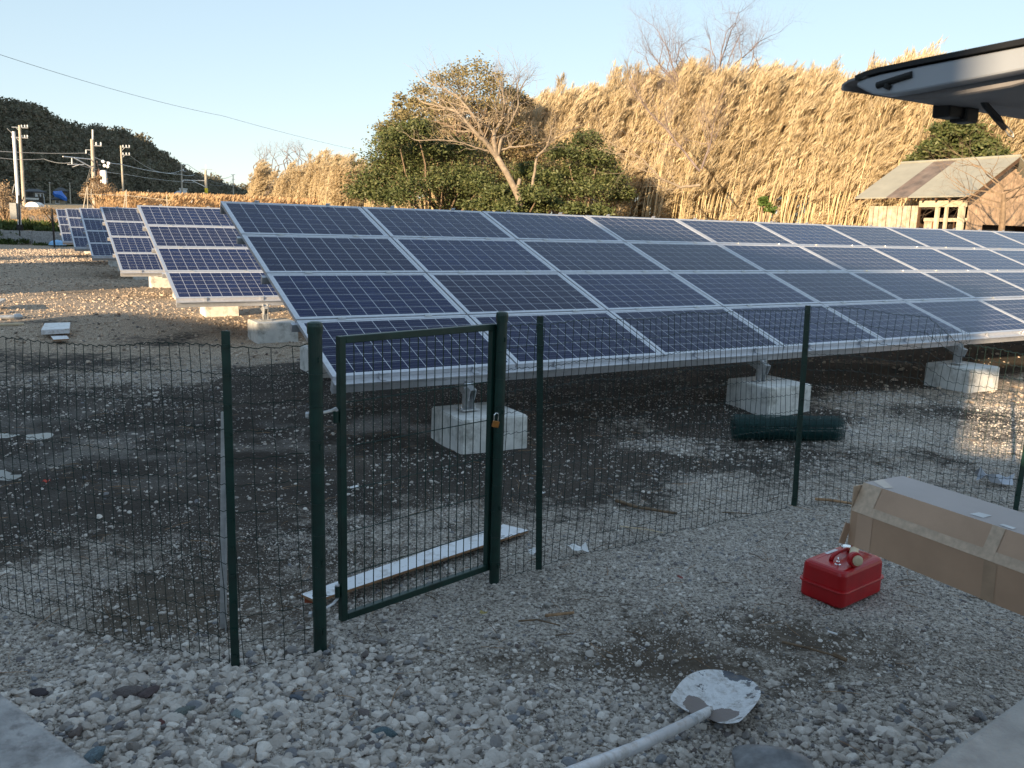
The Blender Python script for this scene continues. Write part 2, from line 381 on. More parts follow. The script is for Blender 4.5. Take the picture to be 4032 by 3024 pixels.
def stone_mesh(k, sub=2):
    bm = bmesh.new(); bmesh.ops.create_icosphere(bm, subdivisions=sub, radius=1)
    r = random.Random(k)
    sx, sy, sz = r.uniform(.8, 1.25), r.uniform(.65, 1.0), r.uniform(.42, .75)
    planes = [(Vector((r.gauss(0, 1), r.gauss(0, 1), r.gauss(0, 1))).normalized(), r.uniform(.5, .82)) for _ in range(14)]
    for v in bm.verts:
        p = v.co.copy()
        for n_, d_ in planes:
            e = p.dot(n_)-d_
            if e > 0: p -= n_*e*.97
        p *= 1+.06*math.sin(p.x*5+k)+.05*math.sin(p.y*7+k*2)
        v.co = Vector((p.x*sx, p.y*sy, p.z*sz))
    me = bpy.data.meshes.new('stone'); bm.to_mesh(me); bm.free(); me.materials.append(M_stone)
    me.polygons.foreach_set('use_smooth', [sub > 2]*len(me.polygons))
    me.update(); return me
stones = variants('stone', [stone_mesh(k) for k in range(9)])
small = variants('pebble', [stone_mesh(20+k, 1) for k in range(6)])
def tanned(me_): me_.materials.clear(); me_.materials.append(M_stonetan); return me_
tan_small = variants('tan_pebble', [tanned(stone_mesh(60+k, 1)) for k in range(6)])
def wedge(n, r0, r1, a0=-44, a1=44):
    r = np.sqrt(rng.uniform(r0*r0, r1*r1, n)); a = np.radians(rng.uniform(a0, a1, n)); return r*np.sin(a), r*np.cos(a)
def keepout(x, y):
    k = np.zeros(len(x), bool)
    for (cx, cy, rr) in PUD: k |= (((x-cx)/rr[0])**2+((y-cy)/rr[1])**2) < 1
    return k
PUD = [(-4.35, 6.98, (.7, .14)), (-3.75, 5.75, (.25, .22))]
def szmap(x, y):
    f = .52+.62*blob(x, y, -1.3, 2.2, 2.0, 1.15)+.35*blob(x, y, 1.7, 2.7, .9, .9)+(fbm(x+60, y+2, 1.1, 3)-.5)*.7+.12*np.clip((y-5)/2, 0, 1)
    return np.clip(f, .3, 1.15)
def gravel(name, col, nv, n, r0, r1, smin, smax, p0=.0, gain=1.3, sink=.15, pw=2.0):
    x, y = wedge(n, r0, r1); g = gritmap(x, y)
    g = g*gain - p0 + (fbm(x+3, y+7, 3.1, 3)-.5)*.9+(fbm(x+13, y+27, 1.4, 2)-.5)*.5
    keep = (rng.random(n) < np.clip(g, .13, 1)) & ~keepout(x, y)
    x, y = x[keep], y[keep]; n = len(x)
    s = smin+(smax-smin)*rng.random(n)**pw
    s = s*(szmap(x, y) if smax > .02 and r1 < 12 else 1)
    z = terrain(x, y)+s*(.35-sink)
    rot = np.stack([rng.normal(0, .35, n), rng.normal(0, .35, n), rng.uniform(0, 6.28, n)], 1)
    return scatter(name, col, np.stack([x, y, z], 1), rot, np.repeat(s[:, None], 3, 1)*rng.uniform(.85, 1.15, (n, 3)), rng.integers(0, nv, n))
gravel('gravel', stones, 9, 80000, 1.5, 5.0, .0045, .029, .06, 1.25, pw=4.2, sink=.3)
gravel('gravel', stones, 9, 11000, 1.5, 3.6, .014, .042, .30, 1.3, pw=2.0, sink=.15)
gravel('gravel', small, 6, 170000, 1.5, 5.5, .0028, .0070, -.05, .9)
gravel('gravel', stones, 9, 140000, 5.0, 11, .006, .032, .12, 1.2, pw=3.6, sink=.3)
gravel('gravel', small, 6, 100000, 5.5, 12, .005, .011, .22, 1.1)
gravel('gravel', tan_small, 6, 60000, 34, 50, .03, .075, .2, 1.1, pw=2.5)
gravel('gravel', tan_small, 6, 100000, 11, 36, .014, .05, .15, 1.1, pw=3)

# puddles
def puddle(cx, cy, rx, ry, level):
    n = 28; mb = MB(); mb.add([(cx+rx*math.cos(2*PI*k/n), cy+ry*math.sin(2*PI*k/n), level) for k in range(n)], [tuple(range(n))], M_water)
    o = mb.obj('puddle'); o['kind'] = 'structure'
def level(cx, cy, rx, ry, q):
    a = rng.uniform(0, 2*PI, 400); r = np.sqrt(rng.random(400)); return float(np.quantile(terrain(cx+rx*r*np.cos(a), cy+ry*r*np.sin(a)), q))
for cx, cy, rx, ry, q in ((-4.35, 6.95, 1.2, .42, .14), (-3.75, 5.75, .62, .5, .14)):
    puddle(cx, cy, rx, ry, level(cx, cy, rx, ry, q))

# ------------------------------------------------------------------ solar arrays
T = R(19.81); cT, sT = math.cos(T), math.sin(T)
def PS(x, s, h=0.0): return Vector((x, 3.927-s*cT-h*sT, 2.0335-s*sT+h*cT))
ROTT = Matrix.Rotation(T, 3, 'X')
PW, PH = 1.650, .992
def panel_meshes():
    fr = MB(); W2, H2 = PW/2, PH/2; fwid = .032; dp = .035
    for cx, cy, sx, sy in ((0, H2-fwid/2, PW, fwid), (0, -H2+fwid/2, PW, fwid), (-W2+fwid/2, 0, fwid, PH-2*fwid), (W2-fwid/2, 0, fwid, PH-2*fwid)):
        fr.box((cx, cy, -dp/2), (sx, sy, dp), M_alu)
    bk = MB(); bk.box((0, 0, -.0075), (PW-2*fwid-.001, PH-2*fwid-.001, .005), M_back)
    ce = MB(); px, py = (PW-2*fwid-.03)/10, (PH-2*fwid-.03)/6; g = .0028; uvs = []
    for i in range(10):
        for j in range(6):
            x0 = -5*px+i*px+g; x1 = x0+px-2*g; y0 = -3*py+j*py+g; y1 = y0+py-2*g; z = -.0042
            ce.add([(x0, y0, z), (x1, y0, z), (x1, y1, z), (x0, y1, z)], [(0, 1, 2, 3)], M_cell); uvs += [0, 0, 1, 0, 1, 1, 0, 1]
    me = ce.mesh('cell_grid'); uv = me.uv_layers.new(name='UVMap'); uv.data.foreach_set('uv', uvs)
    return fr.mesh('panel_frame'), bk.mesh('solar_panel'), me
me_fr, me_bk, me_ce = panel_meshes()
clamp = MB(); clamp.box((0, 0, .004), (.07, .034, .008), M_galv); clamp.lathe((0, 0, .008), [(.009, 0), (.009, .007)], M_chrome, 6); me_clamp = clamp.mesh('clamp')
eclamp = MB(); eclamp.box((0, 0, -.012), (.05, .012, .045), M_alu); eclamp.box((0, .012, .008), (.05, .03, .006), M_alu); eclamp.box((0, -.02, -.032), (.05, .04, .006), M_alu); me_eclamp = eclamp.mesh('clamp')
def block_mesh():
    bm = bmesh.new(); bmesh.ops.create_cube(bm, size=1)
    for v in bm.verts:
        k = .985 if v.co.z > 0 else 1
        v.co = Vector((v.co.x*.63*k, v.co.y*.62*k, (v.co.z+.5)*.40-.10))
    bmesh.ops.bevel(bm, geom=[e for e in bm.edges], offset=.012, segments=2, affect='EDGES')
    me = bpy.data.meshes.new('concrete_block'); bm.to_mesh(me); bm.free(); me.materials.append(M_conc); return me
me_block = block_mesh()
def post_mesh(h, tilt_top=True):
    mb = MB()
    mb.box((0, 0, .006), (.16, .12, .012), M_galv)
    for sx in (-.035, .035): mb.box((sx, 0, h/2), (.006, .07, h), M_galv)
    mb.box((0, .03, h/2), (.064, .006, h), M_galv)
    for sx in (-.065, .065):
        mb.lathe((sx, 0, .012), [(.013, 0), (.013, .012)], M_chrome, 6); mb.lathe((sx, 0, .02), [(.005, 0), (.005, .03)], M_chrome, 6)
    for z in (h-.06, h-.025): mb.tube([(-.05, -.01, z), (.05, -.01, z)], .007, M_chrome, 6)
    return mb.mesh('support_post')
ZB = .30
hf = PS(0, 3.94, -.20).z-ZB+.04; hr = PS(0, .15, -.20).z-ZB+.06
me_pf = post_mesh(hf); me_pr = post_mesh(hr)
def array(label, perp, ncol, nsup, first=1.2, seed=0):
    r = random.Random(seed)
    loc = DNp(2.1024, 6.13+perp)
    t = thing('solar_array', label, 'solar panels', loc, R(30.804), 'rows of ground mounted solar panels')
    for i in range(ncol):
        for j in range(4):
            p = PS((i+.5)*1.67, (j+.5)*1.012)
            b = inst(me_bk, 'solar_panel', t, p, (T+r.gauss(0, .0012), r.gauss(0, .0012), 0))
            inst(me_fr, 'panel_frame', b); inst(me_ce, 'cell_grid', b)
            if j:
                for fx in (-.42, .42): inst(me_clamp, 'clamp', t, PS((i+.5)*1.67+fx, j*1.012, .0), (T, 0, 0))
    for j in (0, 4):
        for i in range(ncol):
            for fx in (-.42, .42): inst(me_eclamp, 'clamp', t, PS((i+.5)*1.67+fx, 4.056 if j else -.004, 0), (T, 0, 0 if j else PI))
    L = ncol*1.67
    for j in range(1, 4):
        mb = MB(); mb.box(PS(L/2, j*1.012, -.072), (L+.06, .05, .068), M_alu, ROTT); mb.obj('rail', t)
    mb = MB(); mb.box(PS(L/2, 4.045, -.085), (L-.02, .055, .098), M_alu, ROTT)
    mb.box(PS(L/2, 4.085, -.042), (L-.02, .045, .010), M_alu, ROTT)
    mb.box(PS(L/2, 4.078, -.084), (L-.02, .004, .006), M_alu, ROTT); mb.obj('rail', t)
    mb = MB(); mb.box(PS(L/2, .03, -.085), (L-.02, .055, .098), M_alu, ROTT); mb.obj('rail', t)
    for k in range(nsup):
        x = first+3.5*k
        mb = MB()
        for sx in (-.028, .028): mb.box(PS(x+sx, 2.06, -.19), (.005, 4.25, .10), M_galv, ROTT)
        mb.box(PS(x, 2.06, -.138), (.060, 4.25, .004), M_galv, ROTT)
        for s_ in (-1, 1): mb.box(PS(x+s_*.02, 2.06, -.238), (.016, 4.25, .004), M_galv, ROTT)
        mb.obj('slope_beam', t)
        for (y, me_p) in ((.14, me_pf), (3.72, me_pr)):
            jx = r.uniform(-.03, .03)
            inst(me_block, 'concrete_block', t, (x+.11+jx*.3, y-.02 if y < 1 else y+.28, r.uniform(-.02, .005)), (0, 0, r.uniform(-.03, .03)))
            inst(me_p, 'support_post', t, (x+.005, y, ZB))
    return t
array('nearest and longest row of blue solar panels, directly behind the green gate', 0, 14, 6, seed=1)
array('second row of solar panels from the gate, standing on the sunlit gravel', 7, 9, 3, first=1.3, seed=2)
array('third row of solar panels, its front rail lit beige by the sun', 14, 7, 2, first=1.3, seed=3)
array('fourth row of solar panels, darker blue in the shade', 21, 7, 2, first=1.3, seed=4)
array('fifth row of solar panels, second from the concrete retaining wall', 28, 7, 2, first=1.3, seed=5)
array('farthest and smallest looking row of solar panels before the retaining wall', 35, 7, 2, first=1.3, seed=6)

# ------------------------------------------------------------------ fence and gate
def ground_pt(u, v): p = G(u, v); p.z = zg(p.x, p.y); return p
def tpost(base, top, w_=.032, name='fence_post', parent=None):
    mb = MB(); ax = (top-base); n = 2
    e1 = Vector((1, 0, 0)); e1 = (e1-ax.normalized()*e1.dot(ax.normalized())).normalized(); e2 = ax.normalized().cross(e1)
    rot = Matrix((e1, e2, ax.normalized())).transposed()
    c_ = (base+top)/2-Vector((0, 0, .1)); mb.box(c_, (w_, .005, ax.length+.2), M_green, rot)
    mb.box(c_+e2*.013, (.005, w_*.8, ax.length+.2), M_green, rot)
    for k in range(12):
        mb.box(base+ax*(k+.5)/12-e2*.006, (w_*.6, .007, .012), M_green, rot)
    return mb.obj(name, parent)
def mesh_fence(parent, path, hts, sag=None, seed=0, step=.051, hstep=.106, jit=.004, bent=0):
    """wire mesh between ground points; hts = top height at each point."""
    r = random.Random(seed); mb = MB(); rad = .0019
    P_ = [Vector((p[0], p[1], 0)) for p in path]
    seg = [(P_[i+1]-P_[i]).length for i in range(len(P_)-1)]; L = sum(seg)
    def pt(s):
        i = 0
        while i < len(seg)-1 and s > seg[i]: s -= seg[i]; i += 1
        f = min(1, max(0, s/seg[i])); p = P_[i].lerp(P_[i+1], f); return p, hts[i]*(1-f)+hts[i+1]*f
    n = int(L/step); cols = []
    H0 = max(hts); rows = int(H0/hstep)
    ph = r.uniform(0, 6)
    for k in range(n+1):
        s = k*step; p, h = pt(s); z0 = zg(p.x, p.y)+.01
        i_ = 0; nrm = Vector((0, 0, 0))
        pts = []
        bend = bent*math.exp(-((s-L*.45)/.18)**2)
        for j in range(rows+1):
            zz = z0+(h-.01)*j/rows
            dx = (.010*math.sin(s*3.1+j*.7+ph)+r.gauss(0, jit))
            d_ = Vector((math.sin(s*1.3+ph+j*.3)*.012, math.cos(s*1.7+ph)*.012, 0))
            q = Vector((p.x, p.y, zz))+d_+Vector((dx*.5, 0, 0))
            if bend and j == rows: q.x += r.uniform(-.02, .02)*bend; q.z -= .03*bend
            pts.append(q)
        cols.append(pts); mb.tube(pts, rad, M_wire, 3, False)
    for j in range(rows+1):
        pts = []
        for k in range(n):
            a, b_ = cols[k][j], cols[k+1][j]
            pts += [a, a.lerp(b_, .3)+Vector((0, 0, .004)), a.lerp(b_, .6)+Vector((0, 0, -.004))]
        pts.append(cols[-1][j]); mb.tube(pts, rad*(1.25 if j == rows else 1.05), M_wire, 3, False)
    return mb.obj('wire_mesh', parent)
gL = ground_pt(692, 1400); gR = ground_pt(1067, 1255); p0 = ground_pt(508, 1440); p3 = ground_pt(1165, 1232); p4 = ground_pt(1716, 1093); p5 = ground_pt(2192, 1105)
def top(p, u, v): d = ray(u, v); t = math.hypot(p.x, p.y)/math.hypot(d.x, d.y); return Vector((d.x*t, d.y*t, CAMZ+d.z*t))
tL, tR, t0, t3, t4 = top(gL, 680, 697), top(gR, 1085, 675), top(p0, 487, 715), top(p3, 1168, 683), top(p4, 1746, 660)
fl = thing('wire_fence', 'green welded wire fence running left from the gate along the gravel', 'fence')
for a in (gL, gR, p0, p3, p4, p5): a.z = zg(a.x, a.y)
pl1 = Vector((-3.05, 3.98, zg(-3.05, 3.98)))
tpost(p0, t0, .034, parent=fl); tpost(pl1, pl1+Vector((0, 0, 1.4)), .034, parent=fl)
mesh_fence(fl, [gL, p0], [1.36, 1.37], seed=3, step=.085)
mesh_fence(fl, [p0, (-1.66, 3.48, 0), (-2.24, 3.69, 0), pl1, (-4.9, 4.65, 0)], [1.37, 1.33, 1.31, 1.34, 1.37], seed=4, bent=1)
fr_ = thing('wire_fence', 'green welded wire fence running right from the gate toward the carton', 'fence')
tpost(p3, t3, .034, parent=fr_); tpost(p4, t4, .036, parent=fr_); tpost(p5, p5+Vector((.03, 0, 1.25)), .036, parent=fr_)
mesh_fence(fr_, [gR, p3], [1.36, 1.36], seed=5)
mesh_fence(fr_, [p3, p4], [1.35, 1.37], seed=6)
mesh_fence(fr_, [p4, (2.75, 5.66, 0), (2.95, 5.66, 0), p5], [1.38, 1.36, 1.2, 1.12], seed=7)
mesh_fence(fr_, [p5, (5.6, 5.4, 0)], [1.12, 1.2], seed=8)
# torn, curled end wires of the sagging mesh
mb = MB()
for k in range(7):
    c = Vector((2.72+.05*k, 5.64, 1.22+.01*random.random()))
    pts = [c+Vector((.022*math.sin(a*1.0)+.02*a/6, .02*math.cos(a), .05*math.cos(a))) for a in np.linspace(0, 5.2, 12)]
    mb.tube(pts, .0014, M_wire, 3, False)
mb.obj('loose_wire', fr_)
# gate posts
def gpost(base, tp, label, r_=.029):
    t = thing('gate_post', label, 'post', base)
    mb = MB(); ax = tp-base; mb.tube([Vector((0, 0, -.15)), ax*.5, ax-Vector((0, 0, .03))], r_, M_green, 20); mb.obj('tube', t, smooth=False)
    mb = MB(); q = ax.normalized().to_track_quat('Z', 'Y').to_matrix()
    mb.lathe(ax-ax.normalized()*.045, [(r_+.003, 0), (r_+.004, .03), (r_+.001, .045), (r_*.6, .05)], M_green, 20, q); mb.obj('cap', t)
    for k in range(9):
        mb = MB(); z = .12+k*.14; c = ax*(z/ax.length)
        pts = [c+Vector((math.cos(a)*(r_+.0015), math.sin(a)*(r_+.0015), random.uniform(-.002, .002))) for a in np.linspace(0, 6.28, 14)]
        mb.tube(pts, .0013, M_wire, 3, False)
        mb.tube([c+Vector((r_, 0, 0)), c+Vector((r_+.022, -.012, .006))], .0014, M_wire, 3); mb.obj('wire_tie', t)
    for z in (.10, .42, .93, 1.30):
        mb = MB(); mb.box(ax*(z/ax.length)+Vector((r_*.7, -r_*.75, 0)), (.014, .012, .022), M_green, Matrix.Rotation(-.6, 3, 'Z')); mb.obj('clip', t)
    return t
gpost(gL, tL, 'thick round green post on the hinge side of the gate')
gpost(gR, tR, 'thick round green post that the padlock of the gate hangs on', .027)
# gate leaf
bl = top(G(733, 1368), 733, 1368); bl = G(735, 1366); br = G(1056, 1250)
gt = thing('garden_gate', 'green metal mesh gate, shut, between the two thick green posts', 'gate', bl)
gd = Vector((br.x-bl.x, br.y-bl.y, 0)); gw = gd.length; gd.normalize(); gz0 = .055; gz1 = 1.365
bz = lambda s: gz0-.0*s
def gp_(s, z): return gd*s+Vector((0, 0, z-bl.z))
s_ = .032
gn = Vector((-gd.y, gd.x, 0)); grot = Matrix((gd, gn, Vector((0, 0, 1)))).transposed()
mb = MB(); mb.box(gp_(s_/2, (gz0+gz1)/2), (s_, s_, gz1-gz0), M_green, grot); mb.box(gp_(gw-s_/2, (gz0+gz1)/2), (s_, s_, gz1-gz0), M_green, grot)
mb.box(gp_(gw/2, gz1-s_/2), (gw-2*s_-.001, s_, s_), M_green, grot); mb.box(gp_(gw/2, gz0+s_/2), (gw-2*s_-.001, s_, s_), M_green, grot)
mb.obj('gate_frame', gt, bevel=.003)
mb = MB()
nb = 16
for k in range(1, nb+1): s = s_+(gw-2*s_)*k/(nb+1); mb.tube([gp_(s, gz0+.02), gp_(s, gz1-.02)], .0026, M_green, 5)
for z in (.27, .47, .67, .87, 1.07): mb.tube([gp_(.02, z)+gn*.004, gp_(gw-.02, z)+gn*.004], .0026, M_green, 5)
mb.obj('mesh_panel', gt)
for z in (.21, 1.02):
    mb = MB()
    c = gp_(-.012, z)
    mb.lathe(c-Vector((0, 0, .032)), [(.013, 0), (.013, .05)], M_green, 12)
    mb.lathe(c+Vector((0, 0, .02)), [(.011, 0), (.011, .006), (.008, .008)], M_galv, 12)
    a = c+Vector((0, 0, .03)) if z > 1 else c-Vector((0, 0, .04))
    po = (gL-bl)+Vector((0, 0, z-(gL.z-bl.z)))+(Vector((.02, 0, 0)))
    po.z = a.z-(.0 if z > 1 else .012)
    mb.tube([c, a, a.lerp(po, .35), po-Vector((.04, 0, 0))], .007, M_galv, 8)
    mb.lathe(po-Vector((.06, .0, 0)), [(.014, -.007), (.014, .007)], M_galv, 6, Matrix.Rotation(PI/2, 3, 'Y'))
    mb.obj('hinge', gt)
mb = MB(); mb.box(gp_(gw+.008, .93), (.04, .004, .02), M_green, grot); mb.box(gp_(gw+.022, .91), (.005, .03, .05), M_green, grot); mb.obj('latch', gt)
# padlock
pk = gR+Vector((-.012, -.032, 0)); pk.z = 0
pl = thing('padlock', 'small brass padlock hanging from the latch of the green gate', 'padlock', pk+Vector((0, 0, .86)), .5)
mb = MB(); mb.box((0, 0, 0), (.036, .014, .034), M_brass, Matrix.Rotation(.25, 3, 'Y')); mb.obj('body', pl, bevel=.003)
mb = MB(); mb.tube([(-.010, 0, .016), (-.009, 0, .048), (0, 0, .058), (.012, 0, .055), (.017, 0, .046), (.014, 0, .016)], .003, M_chrome, 8); mb.obj('shackle', pl)
# grey brace stake behind the left fence post
bs = G(486, 1352); bs.z = zg(bs.x, bs.y); tpz = top(bs, 489, 892)
mb = MB(); ax = tpz-bs; rr_ = ax.normalized().to_track_quat('Z', 'Y').to_matrix()
mb.box(ax*.5-Vector((0, 0, .05)), (.034, .005, ax.length+.1), M_galv, rr_); mb.box(ax*.5+Vector((-.016, .016, -.05)), (.004, .03, ax.length+.1), M_galv, rr_)
o = mb.obj('brace_stake'); o.location = bs; tag(o, 'grey metal angle stake leaning behind the left fence post', 'stake')

# ------------------------------------------------------------------ roll of fence wire
ra, rb = Vector((2.20, 8.08, 0)), Vector((3.12, 7.86, 0)); ra = G(1585, 944); rb = G(1812, 948); ra.z = rb.z = 0
ax = (rb-ra); Lr = ax.length; ax.normalize(); pr = Vector((-ax.y, ax.x, 0)); rc = .125
t = thing('wire_roll', 'roll of dark green fence wire lying on the ground before the concrete block', 'roll', (ra+rb)/2+Vector((0, 0, zg(*((ra+rb)/2)[:2])+rc-.01)))
mb = MB(); rm = random.Random(3)
for k in range(270):
    a = k*.143; rr = .045+.085*(k/270)+rm.uniform(-.004, .004); off = rm.uniform(-.02, .02)
    c = pr*math.cos(a)*rr+Vector((0, 0, math.sin(a)*rr*.95))
    mb.tube([c-ax*(Lr/2-off), c+ax*(Lr/2+off)], .0016, M_wireroll, 3, False)
mb.obj('long_wires', t)
mb = MB()
for k in range(12):
    pts = []
    for q in range(230):
        a = q*.17; rr = .045+.085*(q/230)
        pts.append(pr*math.cos(a)*rr+Vector((0, 0, math.sin(a)*rr*.95))+ax*(Lr*(k/11-.5)+rm.uniform(-.006, .006)))
    mb.tube(pts, .0018, M_wireroll, 3, False)
mb.obj('coiled_wires', t)

# ------------------------------------------------------------------ white plank by the gate and boards at the left
def slab(name, corners, th, label, cat, m_top, m_side, lift=0.0):
    mb = MB(); c = [Vector(p) for p in corners]; ct = sum(c, Vector())/4
    c = [p-ct for p in c]
    mb.add([p+Vector((0, 0, th)) for p in c], [(0, 1, 2, 3)], m_top)
    mb.add([p for p in c]+[p+Vector((0, 0, th)) for p in c], [(3, 2, 1, 0)]+[(i, (i+1) % 4, 4+(i+1) % 4, 4+i) for i in range(4)], m_side)
    o = mb.obj(name); o.location = ct+Vector((0, 0, lift)); return tag(o, label, cat)
zp = .045
A_ = G(650, 1284, zp); B_ = G(682, 1298, zp); C_ = G(1142, 1146, zp); D_ = G(1088, 1133, zp)
slab('plank', [A_-Vector((0, 0, zp)), B_-Vector((0, 0, zp)), C_-Vector((0, 0, zp)), D_-Vector((0, 0, zp))], .014, 'long white painted plank lying on the gravel behind the gate', 'plank', M_board, M_ply, zp-.012)
mb = MB(); mb.box((0, 0, .006), (.045, .03, .04), mat('red_brick', (.30, .07, .03), .8)); o = mb.obj('brick_chip'); q = G(667, 1293, .03); o.location = (q.x-.0, q.y+.02, .018); tag(o, 'small piece of red brick under the left end of the white plank', 'brick')
q = [G(90, 730), G(151, 727), G(153, 712), G(98, 714)]
slab('white_board', [p+Vector((0, 0, 0)) for p in q], .07, 'larger white board lying on gravel beyond the left fence', 'board', M_board, M_board, .05)
q = [G(116, 741), G(150, 739), G(145, 732), G(110, 733)]
slab('white_board', q, .02, 'smaller white board half under the larger one beyond the left fence', 'board', M_board, M_ply, .03)
def pipe(u0, v0, u1, v1, r_, m, label, cat, z=.05, name='pipe'):
    a = G(u0, v0, z); b_ = G(u1, v1, z); mb = MB(); mid = (a+b_)/2; mb.tube([a-mid, (b_-mid)*.6, b_-mid], r_, m, 10)
    mb.lathe((b_-mid)*.7, [(r_*1.4, -.05), (r_*1.4, .05)], m, 12, (b_-a).to_track_quat('Z', 'Y').to_matrix())
    o = mb.obj(name); o.location = mid; return tag(o, label, cat)
pipe(-30, 687, 48, 684, .04, M_galv, 'grey metal pipe with a thick collar reaching in from the left edge', 'pipe')
pipe(-40, 702, 52, 700, .02, M_cream, 'thin pale rod on the gravel just before the grey pipe', 'rod', .03, 'rod')
q = [G(-60, 676), G(0, 676), G(14, 667), G(-50, 667)]
slab('grey_board', q, .05, 'grey board end at the left edge beyond the pipe', 'board', M_conc, M_conc, .15)

# ------------------------------------------------------------------ litter
def stick(pts, r_, m, label, name='stick', cat='stick'):
    P_ = [G(*p, .012) for p in pts]; 
    for p in P_: p.z = zg(p.x, p.y)+r_+.012
    mid = sum(P_, Vector())/len(P_); mb = MB(); n_ = len(P_)
    mb.tube([p-mid for p in P_], [r_*(1-.4*k/n_) for k in range(n_)], m, 6); o = mb.obj(name); o.location = mid; return tag(o, label, cat)
stick([(1330, 1088), (1375, 1100), (1462, 1116)], .012, M_stick, 'dark brown stick behind the fence between the two right posts')
stick([(1760, 1082), (1800, 1086), (1845, 1090)], .011, M_lath, 'reddish brown stick at the foot of the fence near the carton')
stick([(1340, 1140), (1400, 1150), (1432, 1157)], .004, M_cream, 'thin pale straw below the dark brown stick', 'straw', 'straw')
stick([(1688, 1392), (1740, 1402), (1800, 1420)], .006, M_stick, 'curved brown twig between the fuel can and the shovel')
stick([(1800, 1420), (1828, 1432)], .011, M_stick, 'thicker broken twig end beside the curved brown twig')
stick([(1120, 1345), (1160, 1340), (1210, 1352)], .005, M_stick, 'thin twig on the gravel right of the gate')
stick([(1178, 1330), (1240, 1322)], .008, M_lath, 'short brown bark strip near the third fence post', 'bark_strip', 'bark')
stick([(1560, 1110), (1620, 1112)], .004, M_stick, 'thin twig beside the foot of the fourth fence post')
def scrap(u, v, s, m, label, name='paper_scrap', cat='scrap', seed=0):
    r = random.Random(seed); mb = MB(); n = 5; vs = []
    for i in range(n):
        for j in range(n): vs.append(((i/(n-1)-.5)*s+r.gauss(0, s*.04), (j/(n-1)-.5)*s*.6+r.gauss(0, s*.04), abs(r.gauss(0, s*.16))))
    mb.add(vs, [(i*n+j, (i+1)*n+j, (i+1)*n+j+1, i*n+j+1) for i in range(n-1) for j in range(n-1)], m)
    p = G(u, v, .02); o = mb.obj(name); o.location = (p.x, p.y, zg(p.x, p.y)+.03); o.rotation_euler.z = r.uniform(0, 6); return tag(o, label, cat)
scrap(1248, 1198, .12, M_paper, 'crumpled white plastic right of the third fence post', seed=1)
scrap(1150, 1199, .07, M_paper, 'small white scrap left of the third fence post', seed=2)
scrap(768, 1075, .06, M_paper, 'small white scrap on gravel inside the gate, left side', seed=3)
scrap(1468, 1248, .04, mat('red_leaf', (.28, .08, .07), .6), 'small pinkish red leaf on gravel in front of the fence', 'leaf', 'leaf', seed=4)
scrap(1045, 1330, .035, mat('yellow_leaf', (.35, .28, .1), .6), 'small yellow leaf on gravel in front of the gate', 'leaf', 'leaf', seed=5)
scrap(100, 1046, .05, mat('orange_scrap', (.5, .05, .02), .6), 'small orange red scrap beside the left puddle', seed=6)
scrap(2150, 1035, .24, mat('grey_plastic', (.45, .47, .52), .5), 'crumpled white plastic sheet on the mud behind the carton', 'plastic_sheet', 'plastic sheet', seed=15)
scrap(1170, 1075, .05, M_paper, 'flat pale flake on gravel behind the padlock post', seed=9)
p = G(1798, 1370, .01); mb = MB(); mb.tube([(-.022, 0, 0), (.022, 0, 0)], .005, M_paper, 8); o = mb.obj('cigarette_end'); o.location = (p.x, p.y, zg(p.x, p.y)+.02); o.rotation_euler.z = -.7; tag(o, 'white cigarette end on the gravel below the fuel can', 'cigarette end')
def bit_mesh(k):
    r = random.Random(k); mb = MB(); L = r.uniform(.02, .06); mb.tube([(-L, 0, 0), (0, r.uniform(-.006, .006), .004), (L, r.uniform(-.01, .01), 0)], r.uniform(.0008, .002), M_stick if k % 2 else M_lath, 4); return mb.mesh('bit')
bits = variants('twig_bit', [bit_mesh(k) for k in range(6)])
x, y = wedge(1500, 1.8, 9); n = len(x)
scatter('twig_litter', bits, np.stack([x, y, terrain(x, y)+.014], 1), np.stack([rng.normal(0, .15, n), rng.normal(0, .15, n), rng.uniform(0, 6.28, n)], 1), np.repeat(rng.uniform(.5, 1.5, (n, 1)), 3, 1), rng.integers(0, 6, n))
# larger darker stones singled out in the foreground gravel
BS = [(560/2212*2000, 0, 0)]
def bigstone(u, v, s, col, label, seed, flat=.6):
    me_ = stone_mesh(seed, 3).copy(); me_.materials.clear(); me_.materials.append(mat('stone_'+str(seed), col, .85, 0, .25, 9, .4, 30))
    p = G(u, v, .02); o = inst(me_, 'stone', None, (p.x, p.y, zg(p.x, p.y)+s*.25), (0, 0, seed*1.3)); o.scale = (s, s*.75, s*flat); tag(o, label, 'stone')
bigstone(285, 1493, .07, (.12, .10, .095), 'dark grey brown rock, larger one in the left foreground gravel', 41)
bigstone(325, 1495, .065, (.085, .06, .06), 'dark purplish rock right beside the grey brown rock', 42)
bigstone(83, 1484, .05, (.05, .04, .045), 'black stone near the left concrete wall', 43)
bigstone(395, 1530, .055, (.13, .15, .14), 'greenish dark stone in the left foreground gravel', 44)
bigstone(515, 1532, .05, (.20, .24, .24), 'pale blue green flat stone in the foreground gravel', 45)
bigstone(828, 1568, .055, (.10, .15, .17), 'blue grey stone in the middle foreground gravel', 46)
bigstone(205, 1617, .06, (.13, .18, .21), 'slate blue stone against the left concrete wall', 47)
bigstone(640, 1492, .035, (.10, .12, .15), 'small blue black stone right of the flat greenish stone', 48)
bigstone(925, 1582, .04, (.12, .08, .05), 'brown stone beside the blue grey stone', 49)
bigstone(350, 1550, .03, (.12, .045, .04), 'small dark red stone below the purplish rock', 50)
bigstone(1185, 1298, .04, (.33, .31, .28), 'pale knobbly stone right of the gate post foot', 51)
bigstone(690, 1432, .05, (.25, .22, .19), 'rounded brownish stone at the foot of the hinge post', 52)

